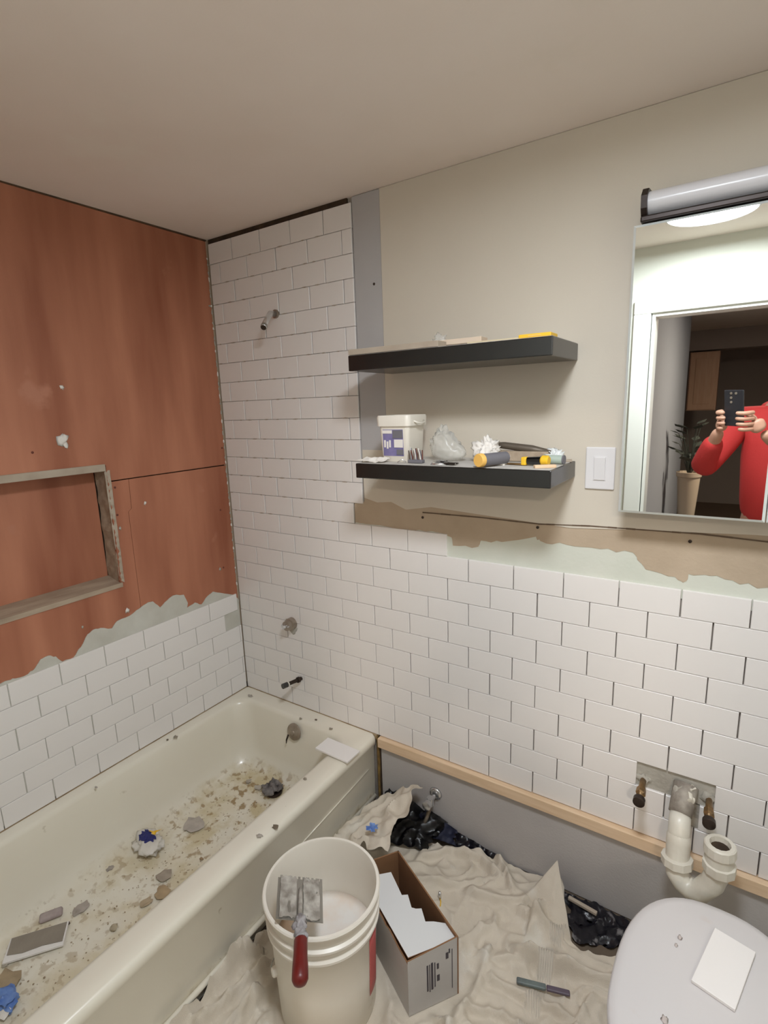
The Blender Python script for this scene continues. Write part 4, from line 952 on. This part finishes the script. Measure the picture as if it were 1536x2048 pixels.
# local +x runs out to the handle, blade towards -x
bm = BM()
n = 10; W = .118; xb, xf = -.014, -.128
poly = [(xb, -W/2), (xb, W/2)]
for k in range(n):
    y1 = W/2-W*k/n; y2 = W/2-W*(k+.5)/n; y3 = W/2-W*(k+1)/n
    poly += [(xf, y1), (xf, y2), (xf+.007, y2), (xf+.007, y3)]
prism(bm, poly, 2, .0, .0012); obj('blade', bm, M_steel, tr_)
for (y0, y1, sd) in ((-.052, -.010, 1), (.008, .050, 2)):
    bm = BM(); sheet(bm, (xf+.004, y0, .0035), (xb-.004, y0, .0035), (xb-.004, y1, .0035), (xf+.004, y1, .0035), 26, 12, .0030, 55, sd, .0020, .05); obj('mortar_cake', bm, M_mortar, tr_, smooth=60)
bm = BM(); tube(bm, [(-.095, 0, .003), (-.05, 0, .006), (-.010, 0, .006)], [.004, .006, .006], 10); obj('spine', bm, M_mortar, tr_, smooth=True)
bm = BM(); tube(bm, [(-.022, 0, .006), (.004, 0, .012), (.032, 0, .016), (.040, 0, .016)], [.009, .009, .012, .014], 10); lump(bm, (.0, 0, .01), (.020, .014, .010), .4, 1.5, 4, 3); lump(bm, (.030, 0, .017), (.014, .015, .013), .3, 1.5, 6, 3); obj('tang', bm, mat('whitish mortar', (176, 172, 170), .8, var=(130, 124, 126), vscale=60, bump=.5), tr_, smooth=True)
bm = BM(); tube(bm, [(.038, 0, .016), (.042, 0, .016), (.07, 0, .016), (.10, 0, .016), (.122, 0, .016), (.130, 0, .016), (.134, 0, .016)], [.014, .0160, .0160, .0180, .0182, .0140, .006], 20); obj('handle', bm, M_redhandle, tr_, smooth=True)

# ================================================================ CARTON
t = empty('carton', (BX[2].x, BX[2].y, .005), 'torn white printed cardboard carton with brown inside, standing beside the bucket', 'box')
A2 = Vector((1.325, -.478)); B2 = Vector((1.238, -.600)); dl = Vector((-.280, .152)).normalized(); Lb = .325
q4 = [Vector((p.x, p.y)) for p in (A2, B2, B2+dl*Lb, A2+dl*Lb)]     # front right, front left, back left, back right
O = Vector((BX[2].x, BX[2].y, 0)); Hb = .190
def wallp(a, b, h0, h1, name, ragged=0, th=.004, seed=0, inner=True, parent=t):
    a = Vector((a.x, a.y, 0))-O; b = Vector((b.x, b.y, 0))-O; n2 = Vector((-(b-a).y, (b-a).x, 0)).normalized()
    cen = Vector((sum(p.x for p in q4)/4, sum(p.y for p in q4)/4, 0))-O
    if (cen-a).dot(n2) < 0: n2 = -n2
    bm = BM(); N = 16; bo = []; to = []; bi = []; ti = []
    for k in range(N+1):
        p = a.lerp(b, k/N); h = h0+(h1-h0)*k/N+(ragged*ns(k*.9, seed, 0) if 0 < k < N else 0)
        bo.append(bm.verts.new(p)); to.append(bm.verts.new(p+Vector((0, 0, h)))); bi.append(bm.verts.new(p+n2*th)); ti.append(bm.verts.new(p+n2*th+Vector((0, 0, h))))
    for k in range(N):
        bm.faces.new((bo[k], bo[k+1], to[k+1], to[k])).material_index = 0
        bm.faces.new((bi[k], bi[k+1], ti[k+1], ti[k])).material_index = 1
        bm.faces.new((to[k], to[k+1], ti[k+1], ti[k])).material_index = 1
        bm.faces.new((bo[k], bo[k+1], bi[k+1], bi[k])).material_index = 0
    for k in (0, N): bm.faces.new((bo[k], to[k], ti[k], bi[k])).material_index = 1
    return obj(name, bm, [M_card_out, M_card_in], parent)
wf = wallp(q4[1], q4[0], Hb-.012, Hb, 'front_panel')
wl = wallp(q4[1], q4[2], Hb-.020, Hb-.004, 'side_panel', .008, seed=3)
wr = wallp(q4[0], q4[3], Hb, Hb, 'side_panel')
wb = wallp(q4[2], q4[3], Hb, Hb, 'back_panel')
bm = BM(); bm.faces.new([bm.verts.new(Vector((p.x, p.y, .002))-O) for p in q4]); obj('bottom_panel', bm, M_card_in, t)
# stepped flap folded inwards, plus front flap
def bxp(u, v, z):   # u 0..1 from front to back, v 0..1 from left to right
    l = q4[1].lerp(q4[2], u); r = q4[0].lerp(q4[3], u); p = l.lerp(r, v); return Vector((p.x, p.y, z))-O
zt = Hb-.010
outline = [(.012, .02), (.012, .98), (.16, .99), (.20, .70), (.27, .72), (.31, .55), (.44, .56), (.50, .40), (.62, .40), (.66, .34), (.78, .36), (.78, .02)]
outline = [(.015, .03), (.015, .97), (.17, .97), (.22, .80), (.245, .66), (.37, .74), (.385, .64), (.41, .58), (.54, .66), (.555, .55), (.82, .62), (.86, .04)]
bm = BM(); top_ = [bm.verts.new(bxp(u, v, zt+.006*(1-v))) for u, v in outline]; bot_ = [bm.verts.new(bxp(u, v, zt+.006*(1-v)-.003)) for u, v in outline]
f1 = bm.faces.new(top_); f2 = bm.faces.new(bot_)
n = len(outline)
for k in range(n): f = bm.faces.new((top_[k], top_[(k+1) % n], bot_[(k+1) % n], bot_[k])); f.material_index = 1
f2.material_index = 1; f1.normal_update(); f2.normal_update(); bmesh.ops.triangulate(bm, faces=[f1, f2]); obj('stepped_flap', bm, [M_flap, M_card_in], t, label='white stepped inner flap')
# print on the front and left panel
fd = (q4[0]-q4[1]); Lf = fd.length; fd = fd/Lf; fn = Vector((fd.y, -fd.x)); fn = fn if fn.dot(Vector((1, -1))) > 0 else -fn
def mark(u, z0, wd, h, par=wf):
    a = q4[1]+fd*(u*Lf)+fn*.0004; b = a+fd*wd; bm = BM()
    lo = [Vector((a.x, a.y, z0))-O, Vector((b.x, b.y, z0))-O, Vector((b.x, b.y, z0+h))-O, Vector((a.x, a.y, z0+h))-O]
    hi = [p+Vector((fn.x, fn.y, 0))*.0004 for p in lo]; loops(bm, [lo, hi], capa=True, capb=True); obj('printed_mark', bm, M_print, par)
for u, z0, wd, h in ((.36, .055, .0045, .085), (.41, .050, .0025, .09), (.445, .055, .006, .088), (.51, .060, .003, .080), (.56, .075, .008, .02), (.56, .115, .006, .018), (.74, .135, .008, .02), (.80, .15, .004, .014), (.86, .03, .002, .13)):
    mark(u, z0, wd, h)
# wire scrap on the carton edge
p = G(880, 1795, .03); o = empty('wire_connector', (p.x, p.y, cloth_z(p.x, p.y)+.006), 'small bright wire connector lying on the cloth right of the carton', 'connector')
bm = BM(); tube(bm, [(0, 0, 0), (-.003, .004, .012), (-.004, .005, .02)], [.004, .006, .003], 10); obj('cap', bm, M_chrome, o, smooth=True)
bm = BM(); tube(bm, [(0, 0, 0), (.008, -.010, .001), (.012, -.022, -.003)], .002, 6); obj('wire', bm, M_yellow, o, smooth=True)

# ================================================================ HALL THINGS SEEN IN THE MIRROR
# wall cabinet
o = empty('wall_cabinet', (1.44, -6.6, 1.42), 'maple kitchen wall cabinet far off in the dark room, seen in the mirror', 'cabinet')
bm = BM(); box(bm, (-.16, -.3, 0), (.16, 0, .72)); obj('cabinet_body', bm, M_cab, o)
d = obj('door', (lambda bm: (box(bm, (-.15, 0.001, .01), (.15, .02, .71), bev=.003), bm)[1])(BM()), M_cab, o)
bm = BM(); box(bm, (-.09, .0205, .08), (.09, .028, .64), bev=.003); obj('raised_panel', bm, M_cab, d)
bm = BM(); box(bm, (-.3, -.3, .74), (1.0, 0, .98)); tag(obj('soffit', bm, M_darkw, None), kind='structure').name = 'trim_2'; bpy.data.objects['trim_2'].location = (1.44, -6.6, 1.42)
# planter with plant, standing on a dark cabinet
o = empty('side_cabinet', (1.66, -3.62, 0), 'low black cabinet in the hall holding the potted plant', 'cabinet')
bm = BM(); box(bm, (-.22, -.2, .04), (.22, .2, .60), bev=.005); obj('cabinet_body', bm, M_black, o)
for s in (-1, 1): bm = BM(); box(bm, (s*.11-.10, .2005, .06), (s*.11+.10, .212, .58), bev=.002); obj('door', bm, M_black, o)
bm = BM(); box(bm, (-.20, -.18, 0), (.20, .18, .04)); obj('plinth', bm, M_black, o)
o = empty('potted_plant', (1.55, -3.55, .602), 'dark leaved plant in a tall beige pot, seen in the mirror', 'plant')
bm = BM(); lathe(bm, [(0, 0), (.055, 0), (.058, .01), (.082, .36), (.090, .365), (.092, .40), (.084, .402), (.078, .37), (0, .36)], 32); obj('pot', bm, M_pot, o, smooth=40)
for i in range(26):
    a = i*2.4; h = .45+.34*random.random(); r = .03+.10*random.random(); bm = BM()
    tube(bm, [(0, 0, .36), (r*.5*math.cos(a), r*.5*math.sin(a), (.36+h)/2+.05), (r*math.cos(a), r*math.sin(a), h)], [.004, .003, .002], 5)
    c = Vector((r*math.cos(a), r*math.sin(a), h)); L = random.uniform(.05, .08)
    d1 = Vector((math.cos(a), math.sin(a), .4)).normalized()*L; d2 = d1.cross(Vector((0, 0, 1))).normalized()*L*.5
    vs = [bm.verts.new(v) for v in (c-d1*.3, c+d1*.4+d2, c+d1*1.2, c+d1*.4-d2)]; v5 = bm.verts.new(c+d1*.4+Vector((0, 0, .008)))
    for k in range(4): bm.faces.new((vs[k], vs[(k+1) % 4], v5))
    obj('leaf_stem', bm, M_leaf, o, recalc=False)
# ceiling vent in the hall
o = empty('ceiling_vent', (1.50, -4.4, ZC+.119), 'small grey vent grille in the hall ceiling', 'vent')
bm = BM(); box(bm, (-.09, -.14, -.008), (.09, .14, 0)); obj('frame', bm, M_greyp, o)
for k in range(6): bm = BM(); box(bm, (-.075, -.12+k*.045, -.014), (.075, -.10+k*.045, -.008)); obj('slat', bm, M_dmetal, o)

# ================================================================ PHOTOGRAPHER
def skin_mesh(name, verts, edges, radii, m, parent, root=0, sub=2, loc=(0, 0, 0)):
    me = bpy.data.meshes.new(name); me.from_pydata([tuple(Vector(v)) for v in verts], edges, []); me.materials.append(m)
    o = bpy.data.objects.new(name, me); link(o, parent)
    sk = o.modifiers.new('skin', 'SKIN'); sk.use_smooth_shade = True
    for i, r in enumerate(radii):
        rx, ry = (r, r) if not isinstance(r, tuple) else r
        me.skin_vertices[0].data[i].radius = (rx, ry); me.skin_vertices[0].data[i].use_root = (i == root)
    ss = o.modifiers.new('sub', 'SUBSURF'); ss.levels = sub; ss.render_levels = sub
    return o
PX, PY = 2.04, -2.02
per = empty('person', (PX, PY, 0), 'person in a red hoodie standing in the doorway holding up a dark phone', 'person')
W_ = lambda x, y, z: Vector((x-PX, y-PY, z))
PHC = CAM-RT*.034-UP*.062-fw*.016          # phone centre
def ph(a, b, c): v = PHC+RT*a+UP*b+fw*c; return W_(v.x, v.y, v.z)
wl_ = ph(-.100, -.118, -.042); wr_ = ph(.100, -.118, -.042)
body_v = [W_(PX, PY, .95), W_(PX, PY, 1.12), W_(PX, PY+.005, 1.32), W_(PX, PY-.01, 1.48), W_(PX, PY, 1.56), W_(PX, PY+.015, 1.62),
          W_(PX-.175, PY-.01, 1.475), W_(1.70, -1.90, 1.215), wl_,
          W_(PX+.175, PY-.01, 1.475), W_(2.18, -1.80, 1.20), wr_,
          W_(PX-.095, PY, .90), W_(PX-.105, PY+.02, .50), W_(PX-.11, PY-.01, .09), W_(PX-.11, PY+.13, .035),
          W_(PX+.095, PY, .90), W_(PX+.105, PY+.02, .50), W_(PX+.11, PY-.01, .09), W_(PX+.11, PY+.13, .035)]
body_e = [(0, 1), (1, 2), (2, 3), (3, 4), (4, 5), (3, 6), (6, 7), (7, 8), (3, 9), (9, 10), (10, 11), (0, 12), (12, 13), (13, 14), (14, 15), (0, 16), (16, 17), (17, 18), (18, 19)]
body_r = [(.10, .08), (.125, .095), (.155, .11), (.12, .09), .055, .052, .055, .042, .027, .055, .042, .027, .070, .055, .042, .035, .070, .055, .042, .035]
skin_mesh('body', body_v, body_e, body_r, M_skin, per)
hv = [body_v[0]-Vector((0, 0, .08))]+body_v[1:4]+[body_v[6], body_v[7], body_v[7].lerp(body_v[8], .80), body_v[9], body_v[10], body_v[10].lerp(body_v[11], .80)]
he = [(0, 1), (1, 2), (2, 3), (3, 4), (4, 5), (5, 6), (3, 7), (7, 8), (8, 9)]
skin_mesh('hoodie', hv, he, [(.165, .14), (.175, .13), (.19, .14), (.145, .115), .080, .066, .046, .080, .066, .046], M_hood, per)
skin_mesh('hood', [W_(PX-.09, PY-.03, 1.52), W_(PX-.05, PY-.10, 1.53), W_(PX+.05, PY-.10, 1.53), W_(PX+.09, PY-.03, 1.52), W_(PX+.05, PY+.06, 1.49), W_(PX-.05, PY+.06, 1.49)], [(0, 1), (1, 2), (2, 3), (3, 4), (4, 5), (5, 0)], [.038, .045, .045, .038, .028, .028], M_hood, per)
skin_mesh('trousers', [body_v[0]+Vector((0, 0, .06)), body_v[0]-Vector((0, 0, .03)), body_v[12]-Vector((0, 0, .10)), body_v[13], body_v[14]-Vector((0, 0, .03)), body_v[16]-Vector((0, 0, .10)), body_v[17], body_v[18]-Vector((0, 0, .03))], [(0, 1), (1, 2), (2, 3), (3, 4), (1, 5), (5, 6), (6, 7)], [.135, .135, .105, .085, .070, .105, .085, .070], M_jean, per)
for s in (-1, 1):
    skin_mesh('shoe', [W_(PX+s*.11, PY-.03, .045), W_(PX+s*.11, PY+.08, .045), W_(PX+s*.115, PY+.19, .038)], [(0, 1), (1, 2)], [.045, .046, .038], M_black, per)
# head
hd = (BM(), Vector((0, .035, 1.735)))
bm = hd[0]; bmesh.ops.create_icosphere(bm, subdivisions=4, radius=1)
for v in bm.verts:
    d = v.co.copy(); x, y, z = d.x*.076, d.y*.098, d.z*.118
    if z < 0: x *= 1-.28*(-d.z); y *= 1-.10*(-d.z)
    if d.y > .2:
        nose = math.exp(-((d.x/.16)**2+((d.z+.12)/.20)**2)); y += .020*nose
        y -= .010*(math.exp(-(((abs(d.x)-.42)/.2)**2+((d.z-.02)/.13)**2)))
        y += .005*math.exp(-((d.x/.3)**2+((d.z+.48)/.07)**2))
        y += .008*math.exp(-((d.x/.3)**2+((d.z+.85)/.18)**2))
    v.co = Vector((x, y, z))+hd[1]
obj('head', bm, M_skin, per, smooth=True)
for s in (-1, 1):
    bm = BM(); lump(bm, Vector((s*.030, .118, 1.737)), (.0085, .008, .0055), 0, 1, 0, 2); obj('eye', bm, M_white, per, smooth=True)
    bm = BM(); lump(bm, Vector((s*.030, .1265, 1.737)), (.005, .002, .005), 0, 1, 0, 2); obj('iris', bm, M_dmetal, per, smooth=True)
    bm = BM(); lump(bm, Vector((s*.078, .025, 1.725)), (.010, .020, .032), .15, 1, 2, 2); obj('ear', bm, M_skin, per, smooth=True)
bm = BM(); lump(bm, Vector((0, .122, 1.678)), (.024, .006, .006), 0, 1, 0, 2); obj('mouth', bm, mat('lips', (176, 104, 96), .5), per, smooth=True)
bm = BM(); bmesh.ops.create_icosphere(bm, subdivisions=4, radius=1)
dl_ = []
for v in bm.verts:
    d = v.co.copy()
    if d.y > .35 and d.z < .62 or d.z < -.25: dl_.append(v)
    v.co = Vector((d.x*.083, d.y*.105, d.z*.126))*(1+.03*ns(d.x, d.y, d.z, 9))+hd[1]
bmesh.ops.delete(bm, geom=dl_, context='VERTS'); hr = obj('hair', bm, mat('dark hair', (46, 36, 30), .7), per, smooth=True); sm = hr.modifiers.new('s', 'SOLIDIFY'); sm.thickness = .006
# hands: palm plus five fingers curled round the phone sides
for s in (-1, 1):
    pv = [ph(s*.100, -.115, -.040), ph(s*.080, -.090, -.034), ph(s*.070, -.060, -.026)]
    skin_mesh('palm', pv, [(0, 1), (1, 2)], [.028, (.022, .038), (.018, .038)], M_skin, per, root=0)
    for k, (b0, ln) in enumerate(((-.022, .95), (-.047, 1.0), (-.072, .95), (-.095, .75))):
        fvs = [ph(s*.072, b0-.004, -.026), ph(s*.070, b0, .004), ph(s*(.062-.002*k), b0+.002, .024), ph(s*(.038+.003*k), b0+.004, .030), ph(s*(.024+.010*(1-ln)*4), b0+.003, .022)]
        skin_mesh('finger', fvs, [(0, 1), (1, 2), (2, 3), (3, 4)], [.0112, .0108, .0104, .0096, .0080], M_skin, per)
    skin_mesh('thumb', [ph(s*.076, -.078, -.034), ph(s*.062, -.052, -.038), ph(s*.042, -.034, -.028), ph(s*.028, -.026, -.020)], [(0, 1), (1, 2), (2, 3)], [.0135, .0125, .0115, .009], M_skin, per)
# phone
pm = Matrix(((RT.x, UP.x, -fw.x, PHC.x), (RT.y, UP.y, -fw.y, PHC.y), (RT.z, UP.z, -fw.z, PHC.z), (0, 0, 0, 1)))
phn = empty('phone', (0, 0, 0), 'dark phone held up in both hands in the doorway', 'phone'); phn.matrix_world = pm
bm = BM(); box(bm, (-.044, -.086, -.0045), (.044, .080, .0045), bev=.003); obj('phone_body', bm, M_phone, phn)
bm = BM(); box(bm, (-.036, -.076, .0046), (.036, .076, .0052)); obj('screen', bm, mat('phone screen', (20, 20, 24), .1), phn)
for k, (x, y) in enumerate(((-.010, .066), (-.010, .046), (-.010, .026), (.012, .066))):
    bm = BM(); tube(bm, [(x, y, -.0045), (x, y, -.0065)], .0055, 14); obj('camera_lens', bm, M_dchrome, phn)
